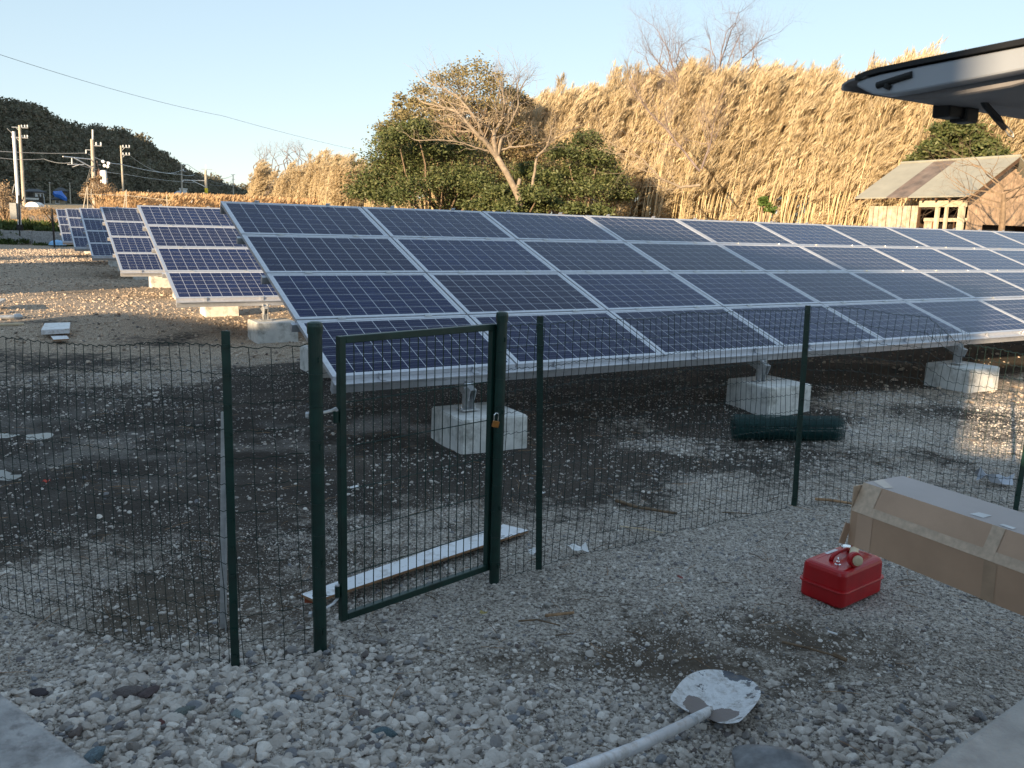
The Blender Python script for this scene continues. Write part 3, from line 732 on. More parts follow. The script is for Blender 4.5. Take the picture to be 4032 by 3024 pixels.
# ------------------------------------------------------------------ concrete wall ends either side of the opening
def wall(name, pts, z, label, m=None):
    mb = MB(); c = Vector((pts[0][0], pts[0][1], 0)); P_ = [Vector((p[0], p[1], 0))-c for p in pts]; n = len(P_)
    if sum(P_[i].x*P_[(i+1) % n].y-P_[(i+1) % n].x*P_[i].y for i in range(n)) < 0: P_ = P_[::-1]
    mb.prism(P_, (0, 0, -.2), (0, 0, z), m or M_oldconc); o = mb.obj(name, bevel=.012); o.location = c; return tag(o, label, 'wall')
zw = .95
a = G(0, 1490, zw); b_ = G(220, 1659, zw); d = (b_-a).normalized(); nn = Vector((d.y, -d.x, 0))
if nn.y > 0: nn = -nn
wall('concrete_wall', [a-d*1.6, b_+d*.12, b_+d*.12+nn*.5, a-d*1.6+nn*.5], zw, 'rough grey concrete wall top in the lower left corner')
a = G(1990, 1659, zw); b_ = G(2212, 1500, zw); d = (b_-a).normalized(); nn = Vector((d.y, -d.x, 0))
if nn.y > 0: nn = -nn
wall('concrete_wall', [a-d*.12, b_+d*.16, b_+d*.16+nn*.28, a-d*.12+nn*.28], zw, 'smooth grey concrete wall top in the lower right corner', M_oldconc2)

# ------------------------------------------------------------------ fuel can
fc = G(1816, 1323.5); cl = G(1728.4, 1294.6); cr = G(1908.7, 1280.7)
ux = (cr-fc).normalized(); LX = .395; LY = .245
uy = Vector((-ux.y, ux.x, 0))
cen = fc+ux*LX/2+uy*LY/2; cen.z = zg(cen.x, cen.y)+.012
can = thing('fuel_can', 'red metal fuel can with a cream spout lying on its lid, on the gravel', 'fuel can', cen, math.atan2(ux.y, ux.x))
def rrect(a, b_, r_, z, n=6):
    out = []
    for sx, sy, a0 in ((1, 1, 0), (-1, 1, PI/2), (-1, -1, PI), (1, -1, 1.5*PI)):
        for k in range(n+1):
            an = a0+PI/2*k/n; out.append(Vector((sx*(a-r_)+r_*math.cos(an), sy*(b_-r_)+r_*math.sin(an), z)))
    return out
def loft(mb, rings, m, capt=True, capb=True):
    n = len(rings[0]); vs = [p for r_ in rings for p in r_]
    fs = [(i*n+j, i*n+(j+1) % n, (i+1)*n+(j+1) % n, (i+1)*n+j) for i in range(len(rings)-1) for j in range(n)]
    if capb: fs.append(tuple(range(n))[::-1])
    if capt: fs.append(tuple((len(rings)-1)*n+j for j in range(n)))
    mb.add(vs, fs, m)
ax_, ay_ = LX/2, LY/2
mb = MB(); rings = []
for z, ins, rr in ((0, .012, .03), (.006, .004, .032), (.015, 0, .034), (.083, 0, .034), (.0835, -.009, .04), (.0885, -.011, .042), (.0935, -.009, .04), (.094, .001, .034), (.17, .003, .034), (.184, .008, .034), (.192, .018, .03), (.195, .03, .026), (.195, .045, .02), (.193, .05, .018)):
    rings.append(rrect(ax_-ins, ay_-ins, rr, z))
loft(mb, rings, M_red); mb.obj('body', can, smooth=False)
mb = MB()
mb.tube([(-.09, .02, .193), (-.075, .02, .215), (-.03, .02, .225), (.05, .02, .225), (.09, .02, .213), (.105, .02, .193)], [.011, .011, .010, .010, .011, .011], M_red, 10); mb.obj('handle', can, smooth=True)
mb = MB(); mb.lathe((-.118, -.035, .192), [(.016, 0), (.016, .008), (.009, .010), (.009, .022)], M_chrome, 14); mb.box((-.118, -.035, .222), (.03, .004, .018), M_chrome, Matrix.Rotation(.6, 3, 'Z')); mb.obj('vent_screw', can)
mb = MB(); mb.box((.02, .085, .196), (.10, .02, .001), M_paper); mb.obj('sticker', can)
mb = MB(); mb.lathe((.118, .055, .192), [(.026, 0), (.026, .02), (.022, .024)], M_chrome, 18)
for k in range(10): a = k*.628; mb.box((.118+.026*math.cos(a), .055+.026*math.sin(a), .203), (.006, .006, .018), M_chrome, Matrix.Rotation(a, 3, 'Z'))
mb.obj('cap', can)
nz_s = 1.2; mb = MB(); nz = thing('spout', 'cream coloured pouring spout with a red screw ring lying across the fuel can', 'spout', cen+Vector((0, 0, .2)), math.atan2(ux.y, ux.x))
Rx = Matrix.Rotation(-PI/2+.15, 3, 'X') @ Matrix.Rotation(.3, 3, 'Y')
mb.lathe((-.03, -.075, .026), [(.020, -.012), (.028, -.012), (.030, -.004), (.030, .008), (.026, .012), (.012, .012)], M_red, 24, Matrix.Rotation(PI/2-.1, 3, 'X') @ Matrix.Rotation(-.5, 3, 'Y')); mb.obj('screw_ring', nz)
mb = MB(); mb.lathe((-.031, -.083, .026), [(.021, -.008), (.021, .010), (.012, .014)], M_cream, 20, Matrix.Rotation(PI/2-.1, 3, 'X') @ Matrix.Rotation(-.5, 3, 'Y')); mb.obj('ring_insert', nz)
mb = MB(); mb.tube([(-.03, -.07, .026), (.0, -.05, .028), (.06, -.02, .034), (.11, .0, .042), (.16, .01, .045), (.21, .0, .03)], [.017, .017, .016, .016, .015, .013], M_cream, 14); mb.obj('tube', nz, smooth=True)
mb = MB(); mb.box((.055, -.024, .05), (.02, .03, .012), M_red, Matrix.Rotation(.4, 3, 'Z')); mb.obj('clip', nz); nz.scale = (1.3, 1.3, 1.3); nz.location += ux*-.03-uy*.0

# ------------------------------------------------------------------ long carton sticking out of the van
Lc = 2.0; cd0, cn0 = 2.795, 2.052; cz = .65
ca = math.radians(30.804)
cart = thing('carton', 'long brown cardboard carton sealed with tape, sticking out of the van', 'carton', DNp(cd0, cn0, cz), ca-R(2))
# local x = across (DX), y = along (DN); the box runs toward -y
prof = [(0, 0), (.34, 0), (.34, .139), (.285, .247), (.055, .247), (0, .139)]
def rg(y, k=1.0): return [Vector((x, y, z)) for x, z in prof]
mb = MB(); n = 6
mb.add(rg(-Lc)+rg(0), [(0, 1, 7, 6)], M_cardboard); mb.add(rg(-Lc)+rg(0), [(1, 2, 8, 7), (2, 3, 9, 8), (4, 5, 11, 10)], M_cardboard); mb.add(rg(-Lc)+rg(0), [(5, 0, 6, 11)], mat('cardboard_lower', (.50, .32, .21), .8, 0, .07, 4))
mb.add(rg(-Lc)+rg(0), [(3, 4, 10, 9)], M_cardtop); mb.add(rg(0), [tuple(range(6))[::-1]], M_cardboard); mb.add(rg(-Lc), [tuple(range(6))], M_cardboard)
mb.obj('box', cart)
def strip(pts, m, name, label=None):
    mb = MB(); mb.add(pts, [tuple(range(len(pts)))], m); o = mb.obj(name, cart)
    if label: o['label'] = label
    return o
def slope(y, f, e=.0015): return Vector((.055*f-e, y, .139+(.108)*f+e*.5))
strip([slope(-Lc, 0), slope(0, 0), slope(0, .30), slope(-.4, .28), slope(-1.0, .34), slope(-Lc, .32)], M_tape, 'tape')
strip([slope(-.085, .0, .0022), slope(-.0, .0, .0022), slope(-.0, 1, .0022), slope(-.085, 1, .0022)], M_tape, 'tape')
strip([slope(-.572, .0, .0022), slope(-.527, .0, .0022), slope(-.527, 1, .0022), slope(-.572, 1, .0022)], M_tape, 'tape')
strip([Vector((-.0015, -.10, 0)), Vector((-.0015, -.03, 0)), Vector((-.0015, -.03, .138)), Vector((-.0015, -.10, .138))], M_cardboard, 'tape')
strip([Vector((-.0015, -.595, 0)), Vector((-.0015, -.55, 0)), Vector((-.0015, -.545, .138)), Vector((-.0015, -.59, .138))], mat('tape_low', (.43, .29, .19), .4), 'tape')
strip([Vector((.06, -.09, .2485)), Vector((.10, -.005, .2485)), Vector((.16, -.005, .2485)), Vector((.10, -.10, .2485))], mat('tape_top', (.50, .45, .40), .3), 'tape')
strip([Vector((.088, -.47, .2487)), Vector((.083, -.422, .2487)), Vector((.132, -.425, .2487)), Vector((.142, -.467, .2487))], M_paper, 'paper_label')
strip([Vector((.070, -.585, .2487)), Vector((.070, -.538, .2487)), Vector((.092, -.538, .2487)), Vector((.095, -.583, .2487))], M_paper, 'paper_label')
mb = MB(); mb.box((.17, .0035, .12), (.335, .004, .235), M_tape, None); mb.obj('end_tape', cart)
mb = MB()
mb.box((-.018, .006, .045), (.035, .004, .085), M_cardboard, Matrix.Rotation(.35, 3, 'Y')); mb.obj('torn_flap', cart)

# ------------------------------------------------------------------ shovel
def shovelmat():
    m, t, b = nodes('worn_white_paint'); oc = coords(t)
    n1 = noise(t, oc, 14, 8, .6); n2 = noise(t, oc, 35, 8, .7)
    sep = t.nodes.new('ShaderNodeSeparateXYZ'); t.links.new(oc, sep.inputs[0])
    # bare patches either side of the neck (object space: y runs toward the tip)
    ab = math_(t, 'ABSOLUTE', sep.outputs['X'])
    dx = math_(t, 'DIVIDE', math_(t, 'SUBTRACT', ab, .055), .05); dy = math_(t, 'DIVIDE', math_(t, 'SUBTRACT', sep.outputs['Y'], .055), .055)
    rad = math_(t, 'SQRT', math_(t, 'ADD', math_(t, 'MULTIPLY', dx, dx), math_(t, 'MULTIPLY', dy, dy)))
    pf = math_(t, 'LESS_THAN', math_(t, 'ADD', rad, math_(t, 'MULTIPLY', math_(t, 'SUBTRACT', n1, .5), 1.6)), 1.0)
    white = ramp(t, n2, [(.3, (.55, .55, .56)), (.6, (.75, .75, .76))])
    c = mix(t, pf, white, (.20, .165, .155))
    tip = math_(t, 'ADD', math_(t, 'MULTIPLY', math_(t, 'SUBTRACT', sep.outputs['Y'], .22), 5.0), math_(t, 'MULTIPLY', math_(t, 'SUBTRACT', n1, .5), 3.2))
    c = mix(t, ramp(t, tip, [(.50, 0.0), (.53, 1.0)]), c, (.09, .10, .12))
    c = mix(t, math_(t, 'GREATER_THAN', math_(t, 'ADD', n1, math_(t, 'MULTIPLY', sep.outputs['Y'], .22)), .665), c, (.10, .10, .11))
    c = mix(t, ramp(t, noise(t, oc, 22, 8, .75), [(.5, 0.0), (.66, .75)]), c, (.22, .18, .14))
    t.links.new(c, b.inputs['Base Color']); b.inputs['Roughness'].default_value = .55; bump(t, b, n2, .35, .01); return m
M_shov = shovelmat()
nb_ = Vector((.765, 2.925, 0)); tipd = Vector((.265, .42, 0)).normalized()
nb_.z = zg(nb_.x, nb_.y)+.035
sh = thing('shovel', 'white painted round point shovel with worn paint lying on the gravel', 'shovel', nb_, math.atan2(tipd.y, tipd.x)-PI/2)
# blade as a dished grid: half width by y
half = [(.0, .135), (.03, .141), (.09, .148), (.17, .150), (.24, .143), (.30, .120), (.34, .085), (.362, .045), (.37, .012)]
mb = MB(); nc = 12; vs = []
for y, hw in half:
    for j in range(nc+1):
        f = j/nc*2-1; x = hw*f
        yy = y-(.035*abs(f)**1.5*(1-y/.33)**2 if y < .05 else 0)*-1
        yy = y+(.0 if y > .05 else (-.03*abs(f)**1.5+.006))
        z = .052*f*f*(1-(y/.40)**2)+.012*(y/.33)**2 + .012*math.exp(-(f*5)**2)*(1-y/.2 if y < .2 else 0)
        vs.append((x, yy, z))
fs = [(i*(nc+1)+j, i*(nc+1)+j+1, (i+1)*(nc+1)+j+1, (i+1)*(nc+1)+j) for i in range(len(half)-1) for j in range(nc)]
mb.add(vs, fs, M_shov); o = mb.obj('blade', sh, smooth=True); s2 = o.modifiers.new('solid', 'SOLIDIFY'); s2.thickness = .003; sb = o.modifiers.new('sub', 'SUBSURF'); sb.levels = 2; sb.render_levels = 2
# socket and handle rise toward the viewer
hend = Vector((.30, 2.20, .34)); hl = Matrix.Rotation(-(math.atan2(tipd.y, tipd.x)-PI/2), 3, 'Z') @ (G(1261, 1659, .30)-nb_)
h2 = hl*1.9
mb = MB(); mb.tube([(0, .075, .014), (0, .04, .02), hl*.0+Vector((0, -.0, .026)), hl*.16+Vector((0, 0, .018))], [.006, .014, .019, .0205], M_shov, 14); mb.obj('socket', sh, smooth=True)
mb = MB(); mb.tube([hl*.15+Vector((0, 0, .017)), hl*.6, hl, h2], [.0195, .0195, .0195, .0195], mat('white_handle', (.70, .72, .76), .35, 0, .05, 9, 0, 40, dirt=(.4, .38, .36), ds=18), 18); mb.obj('handle', sh, smooth=True)
# second, grey blade at the lower edge
mb = MB(); q = [G(1568, 1610, .05), G(1640, 1606, .08), G(1720, 1620, .10), G(1770, 1650, .09), G(1760, 1720, .06), G(1600, 1740, .05), G(1588, 1650, .05)]
c0 = sum(q, Vector())/len(q); cz_ = Vector((0, 0, .05)); n_ = len(q)
vs = [p-c0 for p in q]+[(p-c0)*.55+Vector((0, 0, .03)) for p in q]+[Vector((0, 0, .012))]
mb.add(vs, [(i, (i+1) % n_, n_+(i+1) % n_, n_+i) for i in range(n_)]+[(n_+i, n_+(i+1) % n_, 2*n_) for i in range(n_)], mat('bare_steel', (.19, .19, .195), .5, .35, .25, 20, .2, 60))
o = mb.obj('steel_scoop', smooth=True); o.location = c0; m_ = o.modifiers.new('s', 'SOLIDIFY'); m_.thickness = .003; m_ = o.modifiers.new('sub', 'SUBSURF'); m_.levels = 2; m_.render_levels = 2
tag(o, 'bare dark grey steel blade at the bottom edge below the white shovel', 'scoop')

# ------------------------------------------------------------------ van with raised tailgate (only the tailgate is in the picture)
van = thing('van', 'silver van beyond the right edge, its tailgate raised over the carton', 'van', DNp(1.92, .5), ca)
# local x = across (DX) 0..1.48, y = DN ; rear at y=0, body toward -y
M_van = mat('silver_paint', (.42, .45, .50), .3, .35, .03, 3); M_trim = mat('tailgate_trim', (.05, .05, .055), .7, 0, .1, 4); M_trim2 = mat('inner_panel', (.26, .25, .26), .55, 0, .12, 5)
mb = MB()
pr_ = [(-3.4, .35), (-3.4, 1.0), (-3.25, 1.15), (-2.75, 1.85), (-2.5, 1.95), (-.15, 1.98), (0, 1.90), (0, .62), (0, .35)]
for x0, x1 in ((0, .05), (1.43, 1.48)): mb.prism([Vector((0, y, z)) for y, z in pr_], (x0, 0, 0), (x1, 0, 0), M_van)
mb.box((.74, -1.35, 1.955), (1.38, 2.4, .05), M_van); mb.box((.74, -1.7, .58), (1.378, 3.38, .12), M_van); mb.box((.74, -3.36, .85), (1.38, .06, .5), M_van); mb.box((.74, -.03, .50), (1.376, .08, .16), M_dark)
mb.obj('body', van)
mb = MB(); mb.box((.74, -3.0, 1.5), (1.37, .02, .8), M_glassd, Matrix.Rotation(-.6, 3, 'X')); mb.obj('windscreen', van)
for x in (.04, 1.44):
    for y in (-.55, -2.75):
        mb = MB(); mb.lathe((x, y, .27), [(.27, -.08), (.28, -.06), (.28, .06), (.27, .08)], M_rubber, 24, Matrix.Rotation(PI/2, 3, 'Y'))
        wh = mb.obj('wheel', van); mb = MB(); mb.lathe((x, y, .27), [(.17, -.085), (.17, .085)], M_galv, 16, Matrix.Rotation(PI/2, 3, 'Y')); mb.obj('rim', wh)
# tailgate: runs from the hinge (y=-.1,z=2.0) out to the tip (y~1.07)
tgt = bpy.data.objects.new('tailgate', None); C.objects.link(tgt); tgt.parent = van
def q_(y, z): return (y, z)
# side profile of the near edge in local y,z   (tip = +y)
topl = [(1.03, 2.240), (1.0, 2.247), (.96, 2.251), (.86, 2.255), (.62, 2.262), (.45, 2.267), (.1, 2.275), (-.12, 2.25)]
botl = [(1.03, 2.230), (1.005, 2.217), (.98, 2.205), (.955, 2.199), (.92, 2.198), (.86, 2.200), (.61, 2.213), (.45, 2.218), (.1, 2.225), (-.12, 2.19)]
Wv = 1.48
def edge(x0, x1, m, k=0):
    mb = MB(); poly = [Vector((0, y, z)) for y, z in topl]+[Vector((0, y, z)) for y, z in reversed(botl)]
    mb.prism(poly, (x0, 0, 0), (x1, 0, 0), m); return mb
for x0, x1 in ((.0, .05), (Wv-.05, Wv)):
    mb = edge(x0, x1, M_van)
    mb.obj('side_frame', van, bevel=.006)
# outer skin (top) with glass
mb = MB(); vs = []
for y, z in topl:
    for x in (-.006, Wv+.006): vs.append((x, y, z+.004))
mb.add(vs, [(2*i, 2*i+1, 2*i+3, 2*i+2) for i in range(len(topl)-1)], M_dark); o = mb.obj('outer_skin', van); s2 = o.modifiers.new('s', 'SOLIDIFY'); s2.thickness = .012; s2.offset = -1
# lower lip: body panel along the tip with a curl
mb = MB(); lip = [(1.066, 2.224), (1.066, 2.236), (1.05, 2.243), (1.0, 2.249)]
vs = []
for y, z in lip:
    for x in (-.004, Wv+.004): vs.append((x, y, z))
mb.add(vs, [(2*i, 2*i+1, 2*i+3, 2*i+2) for i in range(len(lip)-1)], M_dark); o = mb.obj('lip', van); o.data.materials[0] = M_trim2; s2 = o.modifiers.new('s', 'SOLIDIFY'); s2.thickness = .006
# inner panel across the tip
mb = MB()
poly = [Vector((0, y, z)) for y, z in ((1.0, 2.236), (.97, 2.205), (.93, 2.190), (.80, 2.183), (.66, 2.19), (.50, 2.215), (.50, 2.244), (.7, 2.246))]
mb.prism(poly, (.051, 0, 0), (Wv-.051, 0, 0), M_trim2); mb.obj('inner_panel', van, bevel=.01)
mb = MB(); mb.box((Wv/2, .19, 2.236), (Wv-.104, .61, .02), M_trim); mb.obj('inner_glass', van)
mb = MB(); mb.box((.235, .92, 2.178), (.07, .05, .036), M_dark); mb.box((.29, .91, 2.172), (.055, .05, .04), M_dark); mb.obj('latch', van, bevel=.006)
mb = MB(); mb.tube([(-.001, .965, 2.224), (-.001, .87, 2.238)], .0085, M_rubber, 10); mb.tube([(-.004, .935, 2.212), (-.004, .93, 2.222)], .009, M_rubber, 12); mb.obj('lamp_socket', van)
for x in (.075, Wv-.075):
    mb = MB(); mb.tube([(x, .60, 2.20), (x-.004, .36, 2.09)], .011, M_dark, 10); mb.tube([(x, .36, 2.09), (x, -.05, 1.86)], .006, M_chrome, 8); mb.lathe((x, .60, 2.205), [(.016, -.01), (.016, .01)], M_dark, 10); mb.obj('gas_strut', van)
mb = MB(); mb.tube([(.17, .80, 2.20), (.20, .80, 2.178), (.26, .80, 2.15), (.295, .80, 2.13)], [.006, .008, .009, .006], M_dark, 8); mb.tube([(.29, .80, 2.132), (.318, .80, 2.115), (.336, .80, 2.112), (.335, .80, 2.122), (.30, .80, 2.138)], .0018, M_galv, 6); mb.obj('pull_strap', van)
bpy.data.objects.remove(tgt)

# ------------------------------------------------------------------ plants
def quads_mesh(name, cen, dirs, nrm, ln, wd, m, extra=None):
    """diamond leaves: centres, unit long axes, unit side axes"""
    n = len(cen); ln = np.asarray(ln)[:, None]; wd = np.asarray(wd)[:, None]
    side = np.cross(dirs, nrm); side /= np.linalg.norm(side, axis=1)[:, None]+1e-9
    v = np.stack([cen-dirs*ln/2, cen+side*wd/2, cen+dirs*ln/2, cen-side*wd/2], 1).reshape(-1, 3)
    me = bpy.data.meshes.new(name); me.vertices.add(4*n); me.vertices.foreach_set('co', v.astype(np.float32).ravel())
    me.loops.add(4*n); me.loops.foreach_set('vertex_index', np.arange(4*n))
    me.polygons.add(n); me.polygons.foreach_set('loop_start', np.arange(n)*4); me.update(calc_edges=True); me.materials.append(m)
    return me
def unit(a): return a/(np.linalg.norm(a, axis=-1, keepdims=True)+1e-9)
def cloud(centers, radii, per, leaf, m, name='crown', sub=22, squash=.8, up=.3, spread=.17, seed=0):
    g = np.random.default_rng(seed); P_ = []
    for c, r in zip(centers, radii):
        c = np.array(c); d = unit(g.normal(size=(sub, 3))); d[:, 2] = np.abs(d[:, 2])*.9-.25*(g.random(sub) < .45)
        sc_ = c + d*r*g.uniform(.45, 1.0, (sub, 1))*[1, 1, squash]
        k = per//sub
        for s_ in sc_: P_.append(s_+g.normal(size=(k, 3))*r*spread*[1.25, 1.25, .75])
    P_ = np.concatenate(P_); n = len(P_)
    d = unit(g.normal(size=(n, 3))*[1, 1, .6]); nn = unit(g.normal(size=(n, 3))*.7+[0, 0, up])
    return quads_mesh(name, P_, d, nn, leaf*g.uniform(.7, 1.4, n), leaf*.5*g.uniform(.7, 1.3, n), m)
def branch(mb, p, d, L, r_, depth, m, rr, up=.12, spread=.55, ratio=.72, nseg=4, wig=.14, kids=(2, 3), bias=Vector((0, 0, 0))):
    pts = [p]; rs = [r_]; d = d.normalized()
    for k in range(nseg):
        d = (d+Vector((rr.gauss(0, wig), rr.gauss(0, wig), rr.gauss(0, wig)+up*.3))+bias*.1).normalized()
        pts.append(pts[-1]+d*L/nseg); rs.append(r_*(1-.45*(k+1)/nseg))
    mb.tube(pts, rs, m, 5 if r_ > .04 else 3, False)
    if depth <= 0: return
    for k in range(rr.randint(*kids)):
        nd = (d+Vector((rr.gauss(0, spread), rr.gauss(0, spread), rr.gauss(0, spread)+up)))
        branch(mb, pts[-1], nd, L*ratio*rr.uniform(.8, 1.15), rs[-1]*.78, depth-1, m, rr, up, spread, ratio, nseg, wig, kids, bias)
    if depth > 0:
        j = rr.randint(1, nseg-1); nd = (d+Vector((rr.gauss(0, spread*1.3), rr.gauss(0, spread*1.3), rr.gauss(0, spread))))
        branch(mb, pts[j], nd, L*ratio*.8, rs[j]*.6, depth-1, m, rr, up, spread, ratio, nseg, wig, kids, bias)
def limb(mb, uvs, r0, r1, m, dist, rr, twig=0, tl=1.0, td=3, jz=.4, up=.1, kids=(2, 3), bias=Vector((0, 0, 0))):
    n = len(uvs); pts = []
    for k, (u, v) in enumerate(uvs): pts.append(at(u, v, dist+jz*math.sin(k*1.7+u*.05)*(k/n)))
    sm = []
    for k in range(n-1):
        for f in (0, .25, .5, .75): sm.append(pts[k].lerp(pts[k+1], f)+Vector((rr.gauss(0, .012), 0, rr.gauss(0, .012)))*(1 if f else 0))
    sm.append(pts[-1]); N_ = len(sm)
    rs = [r0+(r1-r0)*k/(N_-1) for k in range(N_)]
    mb.tube(sm, rs, m, 8)
    for k in range(N_//4, N_):
        for _ in range(twig):
            d = (sm[k]-sm[k-1]).normalized()+Vector((rr.gauss(0, .7), rr.gauss(0, .6), rr.gauss(0, .5)+.25))
            branch(mb, sm[k], d, tl*rr.uniform(.7, 1.2), rs[k]*.45, td, m, rr, up, .5, .75, 3, .16, kids, bias)
    branch(mb, sm[-1], sm[-1]-sm[-2], tl*1.2, r1, td, m, rr, up, .5, .75, 3, .16, kids, bias)
    return sm

# --- dry bamboo grove (nobody could count the culms)
def culm_mesh(seed, lean=1.0, H=10.0, nl=600):
    g = np.random.default_rng(seed); rr = random.Random(seed)
    a1 = lean*rr.uniform(1.1, 2.4)
    def axis_(t): return np.stack([a1*t**2.3, .4*np.sin(seed)*t**2, H*t-.10*a1*t**4], -1)
    nbr = 40; k = g.integers(0, nbr, nl); lo_ = .62 if seed % 4 == 3 else .36; bt = np.sort(g.beta(1.5, 1.0, nbr)*(1-lo_)+lo_); bt[-3:] = (.95, .98, 1.0)
    az_ = g.uniform(0, 6.28, nbr); blen = (.25+.75*np.sin(np.clip((bt-.15)/.9, 0, 1)*PI)**.8)*g.uniform(.7, 1.25, nbr)
    bd = unit(np.stack([np.cos(az_)*.7+.45*lean, np.sin(az_)*.7, g.uniform(.5, 1.3, nbr)], 1))
    f = g.uniform(.15, 1, nl); p = axis_(bt)[k]+bd[k]*(blen[k]*f)[:, None]+np.array([.14, 0, -.12])*(f**2)[:, None]+g.normal(size=(nl, 3))*[.05, .05, .07]
    d = unit(bd[k]*.35+np.array([.38*lean, 0, .75])-np.array([0, 0, .35])*(f**2)[:, None]+g.normal(size=(nl, 3))*.24)
    nn = unit(g.normal(size=(nl, 3))*.6+[-.3, -.8, .2])
    lf = quads_mesh('l', p, d, nn, g.uniform(.26, .60, nl), g.uniform(.022, .046, nl), M_bam)
    mb = MB(); tt = np.linspace(0, 1, 9); mb.tube([tuple(q) for q in axis_(tt)], [.036*(1-.75*x) for x in tt], M_stem, 4, False)
    for q in range(0, nbr, 2): mb.tube([tuple(axis_(bt[q])), tuple(axis_(bt[q])+bd[q]*blen[q])], [.009, .004], M_stem, 3, False)
    st = mb.mesh('s'); bm = bmesh.new(); bm.from_mesh(lf); nf = len(bm.faces); bm.from_mesh(st)
    bm.faces.ensure_lookup_table()
    for f_ in bm.faces[nf:]: f_.material_index = 1
    me = bpy.data.meshes.new('bamboo_culm'); bm.to_mesh(me); bm.free(); me.materials.append(M_bam); me.materials.append(M_stem); return me
culms = variants('bamboo_culm', [culm_mesh(k, 1.0) for k in range(8)])
def interp(x, tab): return np.interp(x, [a for a, _ in tab], [b_ for _, b_ in tab])
def grove(name, azs, front, n, depth, top, zrot=.5, low=.0):
    az = rng.uniform(azs[0], azs[1], n*3); az = az[rng.random(n*3) < np.clip(fbm(az*2.6, az*0+5, 1.0, 3)*4.2-1.55, .05, 1)][:n]; n = len(az); dep = rng.random(n)**1.3*depth
    r = interp(az, front)+dep+fbm(az*1.3+40, az*0, .7, 3)*2.2
    el = interp(az, top)-.25-np.clip((az-14)/6, 0, 1)*.75
    x, y = np.sin(np.radians(az))*r, np.cos(np.radians(az))*r; z = terrain(x, y)
    ridge = np.array([azel(0, 0)[0]])
    H = CAMZ+r*np.tan(np.radians(el+(fbm(az*2.1+9, az*0+3, .9, 3)-.5)*1.8-.35+rng.normal(0, .35, n)))-z
    H = np.clip(H, 3.0, 16)
    # shorter plants mixed along the foot
    s_ = H/10.0; shrt = rng.random(n) < low; s_ = np.where(shrt, s_*rng.uniform(.35, .75, n), s_)
    sxy = np.clip(s_, .75, 1.15)
    rot = np.stack([rng.normal(0, .04, n), rng.normal(0.03, .06, n), rng.normal(0, zrot, n)-np.radians(az)*.7], 1)
    return scatter(name, culms, np.stack([x, y, z-.1], 1), rot, np.stack([sxy, sxy, s_], 1), rng.integers(0, 8, n))
grove('bamboo_grove', (-8.5, 28.5), [(-9, 58), (-2, 50), (4, 46), (12, 43), (20, 41), (29, 40)], 2700, 6.5,
      [(-9, 5.0), (-6, 7), (-1.5, 7.6), (0.5, 8.6), (3, 8.6), (4.5, 9.2), (6, 10.0), (9, 9.9), (13, 9.8), (16, 10.2), (19, 10.1), (22, 11.1), (25, 10.8), (27, 10.3), (28.6, 9.0)], low=.22)
grove('bamboo_grove', (-17.4, -8.5), [(-18, 98), (-8, 84)], 700, 6, [(-17.8, 2.9), (-17, 3.7), (-14, 3.8), (-9.6, 3.9), (-8, 4.4)], low=.25)
grove('bamboo_grove', (28.5, 47), [(28, 40), (47, 40)], 900, 5, [(28, 8.0), (34, 9.5), (47, 9.5)], low=.2)
grove('bamboo_grove', (-13.0, 0.5), [(-13, 74), (0, 66)], 500, 5, [(-13, 4.0), (-9, 4.3), (-6, 6.0), (0, 7.5)], low=.2)

# --- evergreen shrubs and trees; clumps placed by direction and distance
def px(c, dist, dj, rr, k=1.0):
    out = []; rad = []
    for u, v, r_ in c:
        d = dist+rr.uniform(-dj, dj); out.append(at(u, v, d)); rad.append(r_*d/1830*k)
    return out, rad
def plant(name, label, cat, clumps, dist, m, bark, leaf, per, base=None, seed=0, dj=1.0, group=None, sub=22, spread=.17, k=1.0):
    rr = random.Random(seed); cs, rs = px(clumps, dist, dj, rr, k)
    if base is None: b_ = sum(cs, Vector())/len(cs)
    else: b_ = at(base, 440, dist)
    b_ = Vector((b_.x, b_.y, zg(b_.x, b_.y)))
    t = thing(name, label, cat, b_, 0, group)
    me_ = cloud([c-b_ for c in cs], rs, per, leaf, m, 'crown', sub, .8, .3, spread, seed); o = inst(me_, 'crown', t)
    mb = MB()
    for c in cs:
        p = c-b_; q = Vector((p.x*.25, p.y*.25, max(.2, p.z*.35)))
        mb.tube([(0, 0, -.1), q, p.lerp(q, .4)+Vector((rr.gauss(0, .1), rr.gauss(0, .1), .1)), p], [.09, .07, .045, .015], bark, 5, False)
    mb.obj('trunk', t); return t
plant('evergreen_tree', 'broad dark evergreen at the left foot of the white limbed tree', 'tree',
      [(860, 300, 42), (845, 345, 50), (900, 375, 55), (955, 400, 50), (815, 395, 45), (1005, 385, 48), (925, 330, 45), (985, 330, 40), (1035, 410, 45), (880, 425, 50), (980, 440, 50), (830, 430, 40), (785, 420, 30), (900, 280, 30)], 40, M_ever, M_barkd, .145, 1500, 930, 1, 1.3, spread=.25)
plant('evergreen_bush', 'low dark evergreen bush in front of the leaning pale trunk', 'bush',
      [(1075, 425, 40), (1120, 440, 38), (1160, 430, 38), (1100, 455, 35), (1040, 450, 35), (1150, 460, 30), (1190, 450, 34), (1240, 458, 30), (1290, 462, 30)], 37, M_ever, M_barkd, .15, 1300, 1120, 2, .6)
plant('evergreen_tree', 'round glossy evergreen right of the pale leaning trunk', 'tree',
      [(1225, 335, 36), (1265, 310, 32), (1290, 350, 40), (1235, 380, 36), (1320, 395, 36), (1180, 392, 32), (1275, 415, 38), (1345, 425, 24), (1140, 375, 28), (1210, 415, 30)], 39, M_ever, M_barkd, .145, 1500, 1255, 3, .8, spread=.25)
